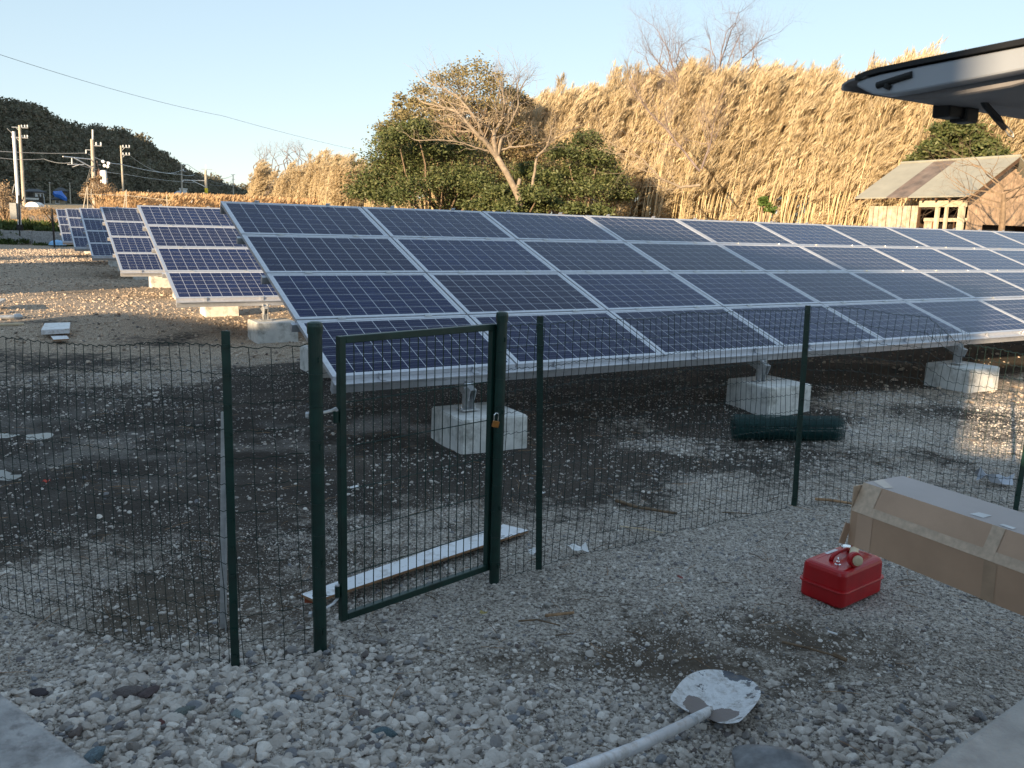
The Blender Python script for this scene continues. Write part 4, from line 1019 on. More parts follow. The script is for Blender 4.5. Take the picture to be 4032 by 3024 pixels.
plant('evergreen_tree', 'small round evergreen against the far left bamboo', 'tree',
      [(748, 362, 26), (735, 385, 24), (765, 388, 24), (750, 405, 26)], 78, M_ever, M_barkd, .3, 700, 750, 4, 1.0)
plant('evergreen_tree', 'evergreen tree behind the wooden shed roof', 'tree',
      [(2030, 330, 40), (2075, 300, 44), (2115, 325, 40), (2050, 285, 32), (2095, 345, 40), (1995, 350, 30), (2150, 350, 34)], 39.5, M_ever, M_barkd, .18, 1500, 2070, 5, .6)
plant('autumn_tree', 'rusty orange leaved tree behind the evergreen, under the tailgate', 'tree',
      [(2150, 290, 34), (2175, 320, 30), (2120, 262, 34), (2160, 345, 30), (2190, 350, 24)], 43.5, M_orange, M_barkd, .14, 1500, 2150, 6, .5)
plant('green_shrub', 'small bright green shrub at the foot of the bamboo', 'shrub', [(1655, 442, 14), (1648, 432, 9), (1662, 455, 12)], 38, leafmat('bright_leaf', [(.07, .12, .025), (.10, .15, .035)], .5), M_barkd, .13, 380, 1655, 7, .2)
plant('olive_tree', 'tall olive green tree whose flat crown rises behind the bare white branches', 'tree',
      [(955, 176, 26), (990, 162, 26), (1030, 160, 30), (915, 200, 22), (1068, 178, 26), (1000, 192, 32), (1045, 200, 32), (948, 212, 26), (1088, 210, 26), (880, 262, 26), (905, 300, 28), (960, 240, 26), (865, 252, 20), (1105, 205, 18), (930, 235, 24), (895, 225, 18), (1000, 225, 30), (1060, 230, 28)], 45, M_olive, M_barkd, .15, 470, 985, 8, 1.2, spread=.34)
plant('leafy_shrub', 'pale leafy shrub at the left edge of the evergreen mass', 'shrub', [(850, 275, 14), (840, 300, 18), (835, 325, 18), (838, 290, 12)], 42, M_olive, M_barkd, .13, 500, 845, 12, .5, spread=.25)
plant('brown_thicket', 'brownish half bare thicket filling the gap under the olive crown', 'thicket',
      [(945, 245, 30), (985, 235, 34), (1020, 245, 36), (1055, 245, 36), (1090, 250, 34), (1110, 285, 34), (1060, 290, 34), (1020, 285, 30), (1125, 225, 24), (1130, 320, 30), (1100, 340, 30), (1150, 350, 26)], 47, leafmat('brown_leaf', [(.24, .17, .09), (.33, .25, .14), (.18, .13, .06), (.22, .2, .09)], .6, .3, .2), M_barkd, .14, 1000, 1040, 14, 1.0, spread=.24)
plant('evergreen_tree', 'wide olive green tree mass closing the gaps behind the dark evergreens', 'tree',
      [(850, 320, 44), (895, 300, 44), (935, 275, 40), (880, 350, 50), (935, 335, 50), (985, 345, 50), (1030, 345, 46), (900, 400, 55), (970, 400, 55), (1040, 395, 50), (1085, 385, 44), (820, 370, 40), (1120, 410, 40), (840, 280, 26), (1170, 400, 40), (1210, 370, 40), (1260, 360, 44), (1300, 380, 44), (1240, 410, 44), (1180, 440, 40), (1320, 430, 34)], 42.5, leafmat('mixed_olive_leaf', [(.18, .17, .07), (.27, .24, .11), (.12, .125, .05), (.33, .26, .14), (.15, .13, .06)], .5, .3, .2), M_barkd, .14, 1150, 1000, 16, 1.0, spread=.28)
# white limbed leaning tree, leafless
rr = random.Random(11); mb = MB(); tb = at(1121, 428, 36.5); base = Vector((tb.x+.25, tb.y, zg(tb.x, tb.y)))
t = thing('bare_tree', 'pale leafless tree leaning left with wide white limbs', 'tree', base)
def sh_(mb_): mb_.v = [(x-base.x, y-base.y, z-base.z) for x, y, z in mb_.v]
mt = MB(); mt.tube([base, tb, at(1113, 410, 36.5), at(1095, 375, 36.3), at(1073, 339, 36.2)], [.17, .15, .14, .13, .125], M_bark, 10); mt.tube([at(1114, 412, 36.4), at(1120, 400, 36.4), at(1123, 386, 36.3)], [.09, .08, .075], M_bark, 7); sh_(mt); mt.obj('trunk', t, smooth=True)
D_ = 36.2; b0 = Vector((-1, 0, .1))
for uvs, r0, r1, tw, tl in (
    ([(1073, 339), (1055, 315), (1032, 291), (1008, 265), (988, 242), (960, 233), (935, 226)], .115, .035, 1, .9),
    ([(1058, 317), (1045, 296), (1030, 262), (1012, 235), (985, 205), (955, 190)], .08, .025, 1, .8),
    ([(1073, 339), (1066, 305), (1068, 288), (1084, 258), (1090, 225), (1086, 195)], .10, .028, 1, .8),
    ([(1075, 335), (1082, 305), (1090, 290), (1105, 262), (1120, 225), (1118, 180)], .07, .02, 1, .8),
    ([(1072, 328), (1100, 318), (1130, 316), (1150, 312)], .045, .018, 1, .6),
    ([(1066, 330), (1048, 325), (1020, 316), (985, 306), (950, 302), (905, 303)], .045, .012, 1, .5),
    ([(1084, 258), (1100, 240), (1110, 215), (1125, 190)], .04, .014, 1, .7),
    ([(1008, 265), (1000, 235), (1000, 205), (985, 180)], .04, .014, 1, .7)):
    m1 = MB(); limb(m1, uvs, r0, r1, M_bark, D_, rr, tw, tl, 2, 1.2, .12, (1, 2)); sh_(m1); m1.obj('limb', t)
# the leafy twig ends at the far left of its crown
m1 = cloud([at(865, 212, 36)-base, at(880, 235, 36)-base, at(872, 255, 36)-base, at(905, 250, 36)-base, at(860, 228, 36)-base], [.28, .3, .25, .3, .2], 70, .16, M_olive, 'leaves', 10, spread=.3, seed=5); inst(m1, 'leaves', t)
# orange trunk behind and thin tree at the right
mb = MB(); base = at(1005, 430, 41); base.z = zg(base.x, base.y); t = thing('bare_tree', 'orange brown branching trunk behind the left part of the evergreens', 'tree', base)
limb(mb, [(1003, 400), (1000, 335), (992, 305), (980, 276), (950, 265)], .13, .04, M_barkd, 41, rr, 1, .7, 2); mb.tube([base, at(1003, 400, 41)], .14, M_barkd, 8); sh_(mb); mb.obj('trunk', t)
mb = MB(); base = at(1150, 430, 37.5); base.z = zg(base.x, base.y); t = thing('bare_tree', 'slender pale bare tree forking above the round glossy evergreen', 'tree', base)
limb(mb, [(1150, 400), (1160, 338), (1180, 318), (1196, 302), (1225, 285), (1255, 272)], .06, .012, M_bark, 37.5, rr, 1, .6, 2); limb(mb, [(1180, 318), (1190, 290), (1195, 265)], .03, .01, M_bark, 37.5, rr, 1, .5, 2); mb.tube([base, at(1150, 400, 37.5)], .07, M_bark, 7); sh_(mb); mb.obj('trunk', t)
# tall bare tree standing in the grove
rr = random.Random(21); mb = MB(); base = at(1519, 440, 45.5); base.z = zg(base.x, base.y)
t = thing('bare_tree', 'tall leafless tree whose fine twigs rise above the bamboo top', 'tree', base)
mb.tube([base, at(1518, 425, 45.5)], .12, M_barkd, 9)
limb(mb, [(1518, 425), (1512, 364), (1499, 283), (1478, 210), (1455, 150), (1440, 100)], .08, .022, M_twig, 45.5, rr, 2, 1.0, 4, 1.0, .16)
limb(mb, [(1505, 320), (1525, 250), (1545, 170), (1565, 110), (1580, 65)], .06, .02, M_twig, 46, rr, 2, 1.0, 4, 1.0, .16)
limb(mb, [(1540, 180), (1575, 150), (1610, 120), (1640, 90)], .04, .015, M_twig, 46, rr, 2, .8, 4, 1.0, .16)
limb(mb, [(1470, 190), (1430, 150), (1405, 110)], .04, .015, M_twig, 45.5, rr, 2, .8, 4, 1.0, .16)
limb(mb, [(1512, 400), (1470, 405), (1425, 385), (1390, 345), (1360, 330)], .06, .02, M_bark, 37.8, rr, 1, 1.0, 3, 1.0, .2)
limb(mb, [(1512, 370), (1480, 330), (1440, 280), (1400, 240), (1370, 190)], .05, .015, M_twig, 37.8, rr, 2, .9, 3, 1.0, .12)
limb(mb, [(1515, 365), (1535, 310), (1545, 250)], .05, .015, M_twig, 38, rr, 2, .9, 3, 1.0, .12)
for (u, v) in ((1440, 120), (1425, 105), (1460, 100), (1480, 110), (1405, 120), (1560, 70), (1580, 80), (1600, 95), (1545, 90), (1620, 105), (1500, 120), (1530, 115), (1640, 110)):
    branch(mb, at(u, v+35, 46), Vector((rr.gauss(0, .5), 0, 1)), .9, .03, 4, M_twig, rr, .12, .5, .76, 3, .16, (2, 2)); mb.tube([at(1500 if u < 1520 else 1545, 210, 46), at(u, v+35, 46)], [.03, .02], M_twig, 4, False)
sh_(mb); mb.obj('trunk', t)
# fine crown far behind, left
mb = MB(); base = at(1060, 420, 60); base.z = zg(base.x, base.y); t = thing('bare_tree', 'leafless purplish tree top just right of the olive crown', 'tree', base)
for k in range(9): branch(mb, at(1060+8*k, 205-3*(k % 3), 60), Vector((rr.gauss(0, .6), 0, .8)), .85, .04, 4, M_twig, rr, .1, .6, .8, 3)
for k in range(9): mb.tube([base, at(1060+8*k, 205-3*(k % 3), 60)], [.12, .05], M_twig, 4)
sh_(mb); mb.obj('trunk', t)
for uu, lab in ((640, 'faint bare tree crown above the far left bamboo'), (575, 'faintest low bare crown left of the other one above the far bamboo')):
    mb = MB(); base = at(uu, 400, 118); base.z = zg(base.x, base.y); t = thing('bare_tree', lab, 'tree', base)
    for k in range(8):
        s0 = at(uu-28+8*k, 352-(4 if uu > 600 else -8), 118); mb.tube([base, s0], [.15, .06], M_twig, 4); branch(mb, s0, Vector((rr.gauss(0, .7), 0, 1)), 1.3, .06, 3, M_twig, rr, .1, .5, .75, 3)
    sh_(mb); mb.obj('trunk', t)
# bare bushes in front of the bamboo and by the shed
def barebush(label, u, v, dist, n, L, seed, spreadx=.7, r0=.03, depth=4, m=None, up=.15):
    rr = random.Random(seed); mb = MB(); base = at(u, v, dist); base.z = zg(base.x, base.y)
    t = thing('bare_bush', label, 'bush', base)
    for k in range(n):
        branch(mb, base+Vector((rr.gauss(0, .2), rr.gauss(0, .2), 0)), Vector((rr.gauss(0, spreadx), rr.gauss(0, .4), 1)), L, r0, depth, m or M_twig, rr, up, .5, .74, 3, .18, (1, 2))
    sh_(mb); mb.obj('branches', t); return t
barebush('tangled leafless bush with arching twigs before the left end of the shed', 1700, 480, 33, 13, 1.3, 31, 1.0)
barebush('leafless bush directly in front of the shed front planks', 1800, 480, 31.5, 9, 1.1, 32, 1.0)
barebush('leafless brown bush between the bamboo and the tall bare tree', 1400, 470, 37, 10, 1.7, 33, .6)
barebush('bare twiggy bush below the middle of the bamboo', 1600, 470, 36.5, 9, 1.1, 34, .8)
rr = random.Random(77); mb = MB(); base = at(2170, 470, 28.5); base.z = zg(base.x, base.y); t = thing('bare_tree', 'brown leafless tree in front of the gable side of the shed', 'tree', base)
mb.tube([base, at(2166, 470, 28.5), at(2168, 420, 28.5)], [.10, .085, .06], M_barkd, 8)
for (u, v) in ((2168, 420), (2165, 440), (2168, 405), (2170, 455), (2166, 430), (2168, 412)):
    for sgn in (-1, 1): branch(mb, at(u, v, 28.5), Vector((sgn*1.0, rr.gauss(0, .4), rr.uniform(.1, .8))), .95, .03, 4, M_barkd, rr, -.05, .4, .76, 3, .12, (1, 2))
sh_(mb); mb.obj('trunk', t)

# ------------------------------------------------------------------ wooden shed
sL, sR = Vector((12.5, 32.2, 0)), Vector((14.6, 28.1, 0)); fx = (sR-sL).normalized(); fy = Vector((-fx.y, fx.x, 0))
if fy.x < 0: fy = -fy
shed = thing('shed', 'weathered wooden shed with a grey and rusty gable roof', 'shed', Vector((sL.x, sL.y, zg(sL.x, sL.y))), math.atan2(fx.y, fx.x))
LS = (sR-sL).length
# local x along the front, local y away (depth)
yz = 1 if abs((Matrix.Rotation(math.atan2(fx.y, fx.x), 3, 'Z') @ Vector((0, 1, 0))).dot(fy)-1) < .1 else -1
EZ, RZ, HD = 3.2, 4.58, 2.3
def lp(x, y, z): return Vector((x, y*yz, z))
slope_ = math.atan2(RZ-EZ, HD)
def roofsheet(x0, x1, m, name='roof_sheet', back=False, dz=0):
    mb = MB(); th = .04
    if not back: a, b_ = (-.02, EZ), (HD, RZ)
    else: a, b_ = (2*HD+.3, EZ-.1), (HD, RZ)
    poly = [lp(0, a[0], a[1]+dz), lp(0, b_[0], b_[1]+dz), lp(0, b_[0], b_[1]+th+dz), lp(0, a[0], a[1]+th+dz)]
    mb.prism(poly, (x0, 0, 0), (x1, 0, 0), m); return mb.obj(name, shed)
roofsheet(-.0, .25*LS*1.22, M_roofg); roofsheet(.305*LS+.003, .50*LS, M_roofr, dz=.004); roofsheet(.50*LS+.003, LS, M_roofg)
roofsheet(0, LS, M_roofg, back=True)
mb = MB(); mb.tube([lp(-.02, HD, RZ+.045), lp(LS+.02, HD, RZ+.045)], .05, M_roofg, 8); mb.obj('ridge_cap', shed)
for x in (.02, LS-.02):
    mb = MB(); mb.prism([lp(0, 0, EZ-.14), lp(0, HD, RZ-.14), lp(0, HD, RZ-.005), lp(0, 0, EZ-.005)], (x-.02, 0, 0), (x+.02, 0, 0), M_woodd); mb.obj('barge_board', shed)
for k in range(9): mb = MB(); x = .25+(LS-.5)*k/8; mb.prism([lp(0, .05, EZ-.09), lp(0, HD, RZ-.10), lp(0, HD, RZ-.01), lp(0, .05, EZ-.005)], (x-.03, 0, 0), (x+.03, 0, 0), M_woodd); mb.obj('rafter', shed)
fyy = .42; WZ = 3.05
def plank(x0, x1, z0, z1, y=fyy, m=M_woodw, th=.02, name='plank'):
    mb = MB(); mb.box(lp((x0+x1)/2, y, (z0+z1)/2), (x1-x0, th, z1-z0), m); o = mb.obj(name, shed); return o
rr = random.Random(5); x = .35
while x < 2.45:
    w_ = rr.uniform(.15, .24); plank(x, x+w_-.03, 0, WZ-.1, fyy+rr.uniform(-.02, .01), th=.025); x += w_
plank(.36, 2.44, 0, WZ-.1, fyy+.06, M_black, .02, 'shade_sheet'); plank(2.46, 2.52, 0, WZ, fyy-.02, M_woodd, .08, 'post')  # black sheet stands in for the shade behind the plank gaps
for x0, x1 in ((3.16, 3.28), (3.52, 3.60), (4.02, 4.22)): plank(x0, x1, 0, WZ-.15, fyy-.05, mat('pale_post', (.62, .53, .38), .7, 0, .08, 4), .10, 'post')
plank(2.5, 4.24, WZ-.15, WZ+.06, fyy-.03, mat('pale_lintel', (.60, .50, .36), .7, 0, .1, 4), .12, 'lintel')
plank(2.53, 4.2, 2.42, 2.54, fyy+.22, M_woodw, .05, 'rail')
x = 2.53
while x < 2.85: plank(x, x+.10, 0, 2.42, fyy+.25); x += .115
plank(2.9, 4.2, 0, 2.42, fyy+.5, M_black, .03, 'shade_sheet'); plank(2.53, 4.2, 2.54, WZ, fyy+.9, M_black, .03, 'shade_sheet')  # black sheets stand in for shade inside the openings
plank(3.62, 3.66, 0, 2.42, fyy+.3, M_woodd, .04, 'door_edge'); plank(2.86, 2.93, 0, 2.42, fyy+.24, mat('red_timber', (.22, .09, .04), .8), .05, 'door_edge')
M_woodb = mat('brown_planks', (.40, .28, .19), .8, 0, .25, 5)
# gable wall on the right, planks stand along the depth
y = fyy+.05; gxx = 4.27
while y < 2*HD-.2:
    w_ = rr.uniform(.12, .16); zt = EZ+(RZ-EZ)*min(y, 2*HD-y)/HD-.18
    if y > 1.2 and y < 3.6:
        mb = MB(); mb.box(lp(gxx, y+w_/2, (zt+2.35)/2), (.02, w_-.012, zt-2.35), M_woodb); mb.obj('plank', shed)
    else:
        mb = MB(); mb.box(lp(gxx, y+w_/2, zt/2), (.02, w_-.012, zt), M_woodb); mb.obj('plank', shed)
    y += w_
mb = MB(); mb.box(lp(gxx-.4, 2.4, 1.2), (.03, 2.5, 2.4), M_black); mb.obj('shade_sheet', shed)  # black sheet for the shade inside the gable opening
mb = MB(); mb.box(lp(2.4, 2*HD-.1, 1.5), (4.0, .03, 3.0), M_woodd); mb.obj('back_wall', shed)
mb = MB(); mb.box(lp(.36, HD, 1.5), (.03, 2*HD-.9, 2.9), M_woodd); mb.obj('side_wall', shed)

# ------------------------------------------------------------------ retaining wall, weeds, field
wa, wb = Vector((-75, 50.2, 0)), Vector((-4, 48.6, 0))
mb = MB(); nW = 18; d = (wb-wa); 
base = wa.copy(); t = thing('retaining_wall', 'low grey concrete retaining wall behind the farthest solar row', 'wall', base)
for k in range(nW):
    p, q = d*(k/nW), d*((k+1)/nW); mb = MB(); c = (p+q)/2
    mb.box(c+Vector((0, 0, .36)), (d.length/nW-.02, .18, .86), M_oldconc, Matrix.Rotation(math.atan2(d.y, d.x), 3, 'Z')); mb.v = [(v_[0], v_[1], v_[2]) for v_ in mb.v]; mb.obj('wall_segment', t)
def weed_mesh(seed, m, n=60, h=.5, wd=.06, sp=.25, droop=.4):
    g = np.random.default_rng(seed); b0 = g.normal(size=(n, 3))*[sp*.4, sp*.4, 0]; d = unit(g.normal(size=(n, 3))*[droop, droop, 0]+[0, 0, 1]); L = g.uniform(.4, 1, n)*h
    return quads_mesh('tuft', b0+d*L[:, None]/2, d, unit(g.normal(size=(n, 3))), L, wd*g.uniform(.6, 1.3, n), m)
def plume_mesh(seed):
    g = np.random.default_rng(seed); n = 46; b0 = g.normal(size=(n, 3))*[.16, .16, 0]; d = unit(g.normal(size=(n, 3))*[.22, .22, 0]+[.12, 0, 1]); L = g.uniform(.9, 1.7, n)
    a = b0+d*L[:, None]/2; ll = L; ww = np.full(n, .035)
    k = 10; bb = b0[:k]+d[:k]*1.95; dd = unit(d[:k]+[.5, 0, -.1]); a = np.concatenate([a, bb]); d2 = np.concatenate([d, dd]); ll = np.concatenate([ll, np.full(k, .45)]); ww = np.concatenate([ww, np.full(k, .13)])
    return quads_mesh('reed', a, d2, unit(g.normal(size=(n+k, 3))), ll, ww, M_reed)
weeds = variants('weed_tuft', [weed_mesh(k, M_weed, 70, .5, .12, .5, .9) for k in range(5)])
reeds = variants('reed_tuft', [plume_mesh(k) for k in range(6)])
strawt = variants('straw_tuft', [weed_mesh(30+k, M_reed, 60, .45, .03, .5, 1.1) for k in range(5)])
def field(name, var, nv, n, az, rr_, s0, s1, mask=None):
    a = rng.uniform(az[0], az[1], n); r = rng.uniform(rr_[0], rr_[1], n); x, y = np.sin(np.radians(a))*r, np.cos(np.radians(a))*r
    if mask is not None: k = rng.random(n) < mask(x, y, a, r); x, y = x[k], y[k]
    n = len(x); s = rng.uniform(s0, s1, n)
    return scatter(name, var, np.stack([x, y, terrain(x, y)-.03], 1), np.stack([rng.normal(0, .1, n), rng.normal(0, .1, n), rng.normal(0, .6, n)], 1), np.repeat(s[:, None], 3, 1), rng.integers(0, nv, n))
onterr = lambda x, y, a, r: ((y > 49.4)*1.0)
field('weeds', weeds, 5, 900, (-36, -18), (54, 62), .7, 1.5, lambda x, y, a, r: (y > 50.6)*(y < 54)*np.clip(fbm(x, y, .5, 2)*2.6-.5, 0, 1)*1.0)
field('weeds', weeds, 5, 500, (-34, -18), (50, 58), .5, .9, lambda x, y, a, r: (y < 50.0)*(y > 48.6)*1.0)
field('dry_grass', strawt, 5, 3800, (-38, -10), (56, 100), .7, 1.6, lambda x, y, a, r: (y > 53)*np.clip(fbm(x, y, .12, 2)*2.4-.5, .15, 1))
field('reeds', reeds, 6, 2600, (-26, -13), (84, 112), .55, 1.1, lambda x, y, a, r: np.clip((a+26.2)/2, 0, 1)*np.clip(fbm(a*1.2, r*.2, .8, 3)*2.5-.45, .1, 1))
field('reeds', reeds, 6, 160, (-38, -29.5), (62, 90), .35, .6, lambda x, y, a, r: fbm(x, y, .1, 2)*.9)
field('undergrowth', strawt, 5, 2500, (-10, 30), (31, 41), .8, 1.7, lambda x, y, a, r: np.clip((a+12)/3, 0, 1))

for k, (u, v, dist, n, L, lab) in enumerate(((205, 430, 95, 16, 2.2, 'big brown leafless bush around the foot of the railway mast'), (20, 440, 70, 10, 1.6, 'brown leafless bush at the left edge above the retaining wall'), (-15, 450, 66, 9, 1.8, 'dry bush cut off by the left edge of the picture'), (235, 430, 92, 10, 1.6, 'brown bush just right of the railway mast foot'), (120, 462, 62, 9, .8, 'low dry bush between the white service pole and the net'), (330, 432, 100, 8, 1.2, 'dry bush among the reeds right of the second utility pole'), (470, 432, 100, 7, .9, 'small dry bush among the reeds left of the far bamboo'))):
    barebush(lab, u, v, dist, n, L, 50+k, .7, .05, 4, M_barkd)

BL = leafmat('dry_bush_leaf', [(.34, .24, .15), (.44, .32, .2), (.24, .17, .11), (.5, .38, .25)], .6, .3, .2)
plant('brown_bush', 'big brown dry bush around the foot of the railway mast', 'bush', [(196, 412, 13), (210, 400, 14), (222, 408, 14), (236, 415, 14), (205, 422, 16), (228, 425, 16), (185, 424, 12), (250, 424, 12), (202, 390, 7), (214, 386, 6)], 96, BL, M_barkd, .16, 330, 210, 71, 1.0, spread=.34, sub=12)
plant('brown_bush', 'brown dry bush at the left edge beyond the retaining wall', 'bush', [(8, 420, 16), (-5, 405, 16), (18, 440, 16), (4, 455, 18), (-20, 440, 22), (24, 455, 12)], 64, BL, M_barkd, .12, 350, 5, 72, .8, spread=.34, sub=12)
plant('brown_bush', 'low dry brown bush between the white service pole and the net', 'bush', [(95, 455, 10), (110, 460, 12), (128, 462, 12), (145, 466, 8)], 60, BL, M_barkd, .10, 300, 115, 73, .5, spread=.34, sub=12)

# net on poles
mb = MB(); nb0 = at(160, 487, 60); base = Vector((nb0.x, nb0.y, zg(nb0.x, nb0.y))); t = thing('net_frame', 'frame of thin pale poles with white netting beyond the retaining wall', 'net')
t.location = base
def pole_(u0, v0, u1, v1, dist, r_=.03, m=M_pole):
    m1 = MB(); m1.tube([at(u0, v0, dist)-base, at(u1, v1, dist)-base], r_, m, 6); return m1.obj('pole', t)
pole_(189, 403, 190, 470, 60); pole_(188, 405, 172, 496, 60); pole_(197, 408, 197, 432, 66, .025); pole_(273, 410, 273, 470, 60); pole_(272, 412, 266, 460, 60, .025); pole_(360, 420, 362, 455, 60)
pole_(170, 419, 273, 422, 60, .02); pole_(273, 422, 368, 433, 60, .02)
m1 = MB(); A0, A1, A2, A3 = at(183, 460, 60), at(228, 470, 59.5), at(232, 503, 59.5), at(173, 499, 60)
for k in range(15): f = k/14; m1.tube([A0.lerp(A1, f)-base, A3.lerp(A2, f)-base], .008, M_paper, 3, False); m1.tube([A0.lerp(A3, f)-base, A1.lerp(A2, f)-base], .008, M_paper, 3, False)
m1.obj('netting', t)
# blue scrap, straw heap edge, small markers
mb = MB(); mb.lathe((0, 0, 0), [(.45, 0), (.4, .15), (.2, .25), (.03, .28)], mat('light_blue_plastic', (.25, .5, .8), .5), 12); o = mb.obj('plastic_sheet'); p = at(122, 492, 54); o.location = (p.x, p.y, zg(p.x, p.y)+.1); tag(o, 'small light blue plastic sheet among the weeds on the wall', 'plastic sheet')
def pbox(u, v, dist, w_, h_, m, name, label, cat):
    mb = MB(); mb.box((0, 0, h_/2), (w_, w_*.6, h_), m); mb.box((0, 0, h_+.02), (w_*1.08, w_*.7, .04), m); mb.tube([(0, 0, 0), (0, 0, -2.2)], .05, M_galv, 6); o = mb.obj(name); o.location = at(u, v, dist); tag(o, label, cat)
pbox(363, 436, 88, .42, .46, mat('yellow_box', (.7, .6, .15), .6), 'marker_box', 'small yellow box sticking out of the reeds', 'box')
pbox(419, 438, 88, .62, .46, M_white, 'marker_box', 'small white box sticking out of the reeds', 'box')

# ------------------------------------------------------------------ utility poles, railway masts
def upole(name, label, u0, v0, u1, v1, dist, r0, r1, cat='utility pole', m=None):
    a = at(u1, v1, dist); tp = at(u0, v0, dist); a = Vector((a.x, a.y, zg(a.x, a.y)-.1)); 
    t = thing(name, label, cat, a); mb = MB(); mb.tube([(0, 0, 0), tp-a], [r0, r1], m or M_pole, 12); mb.obj('shaft', t)
    return t, a
def bar(t, a, p, q, r_, name='crossarm', m=None):
    mb = MB(); mb.tube([p-a, q-a], r_, m or M_galv, 6); return mb.obj(name, t)
def insul(t, a, p, s=.12, up=1):
    mb = MB(); mb.lathe(p-a, [(s*.3, 0), (s*.55, s*.4*up), (s*.4, s*.8*up), (s*.6, s*1.2*up), (s*.3, s*1.9*up)], M_white, 8); return mb.obj('insulator', t)
def B(x, y): return (x*.25, 164.6+y*.25)     # pixel in the 1st crop (1008 px across 2212) to the 2212 px view
def Bp(x, y, d): u, v = x*1008/2212*.5486, (300+y*1008/2212)*.5486; return at(u, v, d)
def cuv(x, y): return x*.25, 164.58+y*.25
d1 = 125
t, a = upole('utility_pole', 'tallest concrete utility pole at the far left with two crossarms', *cuv(168, 425), *cuv(208, 1105), d1, .21, .15)
for yy in (440, 528):
    bar(t, a, Bp(100 if yy < 500 else 130, yy, d1), Bp(242, yy+8, d1), .07)
    for xx in (188, 215, 238): insul(t, a, Bp(xx, yy+2, d1), .16)
    bar(t, a, Bp(140, yy+4, d1), Bp(172, yy+40, d1), .04, 'brace')
t, a = upole('utility_pole', 'slimmer utility pole with two short crossarms right of the railway mast', *cuv(1044, 600), *cuv(1070, 1090), 160, .18, .13)
for yy in (615, 680):
    bar(t, a, Bp(1050, yy, 160), Bp(1122, yy+3, 160), .07); bar(t, a, Bp(1052, yy+30, 160), Bp(1075, yy+4, 160), .04, 'brace')
    for xx in (1064, 1092, 1118): insul(t, a, Bp(xx, yy, 160), .2)
t, a = upole('utility_pole', 'utility pole before the middle of the hill with a bracket reaching right', *cuv(1567, 760), *cuv(1575, 1110), 205, .2, .15)
bar(t, a, Bp(1572, 765, 205), Bp(1625, 762, 205), .06); bar(t, a, Bp(1577, 820, 205), Bp(1608, 822, 205), .07); insul(t, a, Bp(1583, 820, 205), .25)
t, a = upole('utility_pole', 'farthest thin utility pole just left of the far bamboo', *cuv(2014, 848), *cuv(2014, 1015), 300, .2, .14)
bar(t, a, Bp(1995, 850, 300), Bp(2034, 850, 300), .06); bar(t, a, Bp(2000, 890, 300), Bp(2030, 892, 300), .06)
for (x, y0, y1, d_, lab) in ((428, 915, 1045, 190, 'short dark pole beside the blue tarpaulin roof'), (602, 920, 1020, 190, 'short dark pole right of the blue tarpaulin roof'), (1278, 982, 1060, 170, 'short pole with a small lamp between the reeds and the hill'), (1762, 1005, 1120, 160, 'stubby post beside the second railway mast'), (1516, 1028, 1085, 150, 'short white topped post in the reeds')):
    t, a = upole('short_pole', lab, *cuv(x, y0), *cuv(x+2, y1), d_, .12, .09, 'pole'); bar(t, a, Bp(x-8, y0+4, d_), Bp(x+8, y0+4, d_), .05, 'arm')
# railway mast 1
d2 = 120; t, a = upole('railway_mast', 'big railway mast with a long white arm reaching left and a bright lamp box', *cuv(795, 545), *cuv(818, 1100), d2, .27, .19, 'railway mast')
bar(t, a, Bp(801, 548, d2), Bp(800, 462, d2), .09, 'lightning_rod', M_white)
bar(t, a, Bp(780, 598, d2), Bp(878, 603, d2), .09)
for xx in (832, 873): insul(t, a, Bp(xx, 598, d2), .2)
bar(t, a, Bp(740, 636, d2), Bp(812, 640, d2), .06); bar(t, a, Bp(743, 636, d2), Bp(744, 668, d2), .07, 'insulator', M_white)
bar(t, a, Bp(543, 694, d2-3), Bp(792, 718, d2), .07, 'arm', M_white); bar(t, a, Bp(640, 706, d2-2), Bp(795, 790, d2), .07, 'arm', M_white)
bar(t, a, Bp(620, 702, d2-2), Bp(622, 758, d2-2), .06, 'insulator', M_white); bar(t, a, Bp(587, 762, d2-2), Bp(725, 764, d2-1), .06, 'arm', M_white); bar(t, a, Bp(625, 785, d2-2), Bp(680, 766, d2-2), .03, 'steady_arm', M_white)
for yy in (905, 940): bar(t, a, Bp(795, yy, d2), Bp(862, yy+4, d2), .08)
bar(t, a, Bp(850, 800, d2), Bp(862, 1080, d2), .10, 'side_pole'); bar(t, a, Bp(815, 810, d2), Bp(838, 730, d2), .03, 'cable_loop', M_twig); bar(t, a, Bp(838, 730, d2), Bp(850, 800, d2), .03, 'cable_loop', M_twig)
bar(t, a, Bp(845, 765, d2), Bp(870, 768, d2), .04, 'arm'); bar(t, a, Bp(790, 770, d2), Bp(745, 915, d2+2), .025, 'stay_wire'); bar(t, a, Bp(790, 810, d2), Bp(757, 915, d2+2), .025, 'stay_wire')
mb = MB(); c = Bp(883, 875, d2)-a; mb.box(c, (1.15, .5, 1.75), M_white); mb.obj('signal_box', t, bevel=.2)
mb = MB(); c = Bp(884, 875, d2)-a-Vector((.04, .27, 0)); mb.box(c, (.10, .04, 1.0), M_galv); mb.obj('signal_slot', t)
mb = MB(); c = Bp(856, 870, d2)-a; mb.box(c, (.3, .3, 1.9), mat('rust_brown', (.12, .07, .05), .8)); mb.obj('equipment_box', t)
mb = MB(); mb.tube([Bp(880, 925, d2)-a, Bp(882, 965, d2)-a, Bp(893, 950, d2)-a], .05, M_galv, 6); mb.obj('bracket', t)
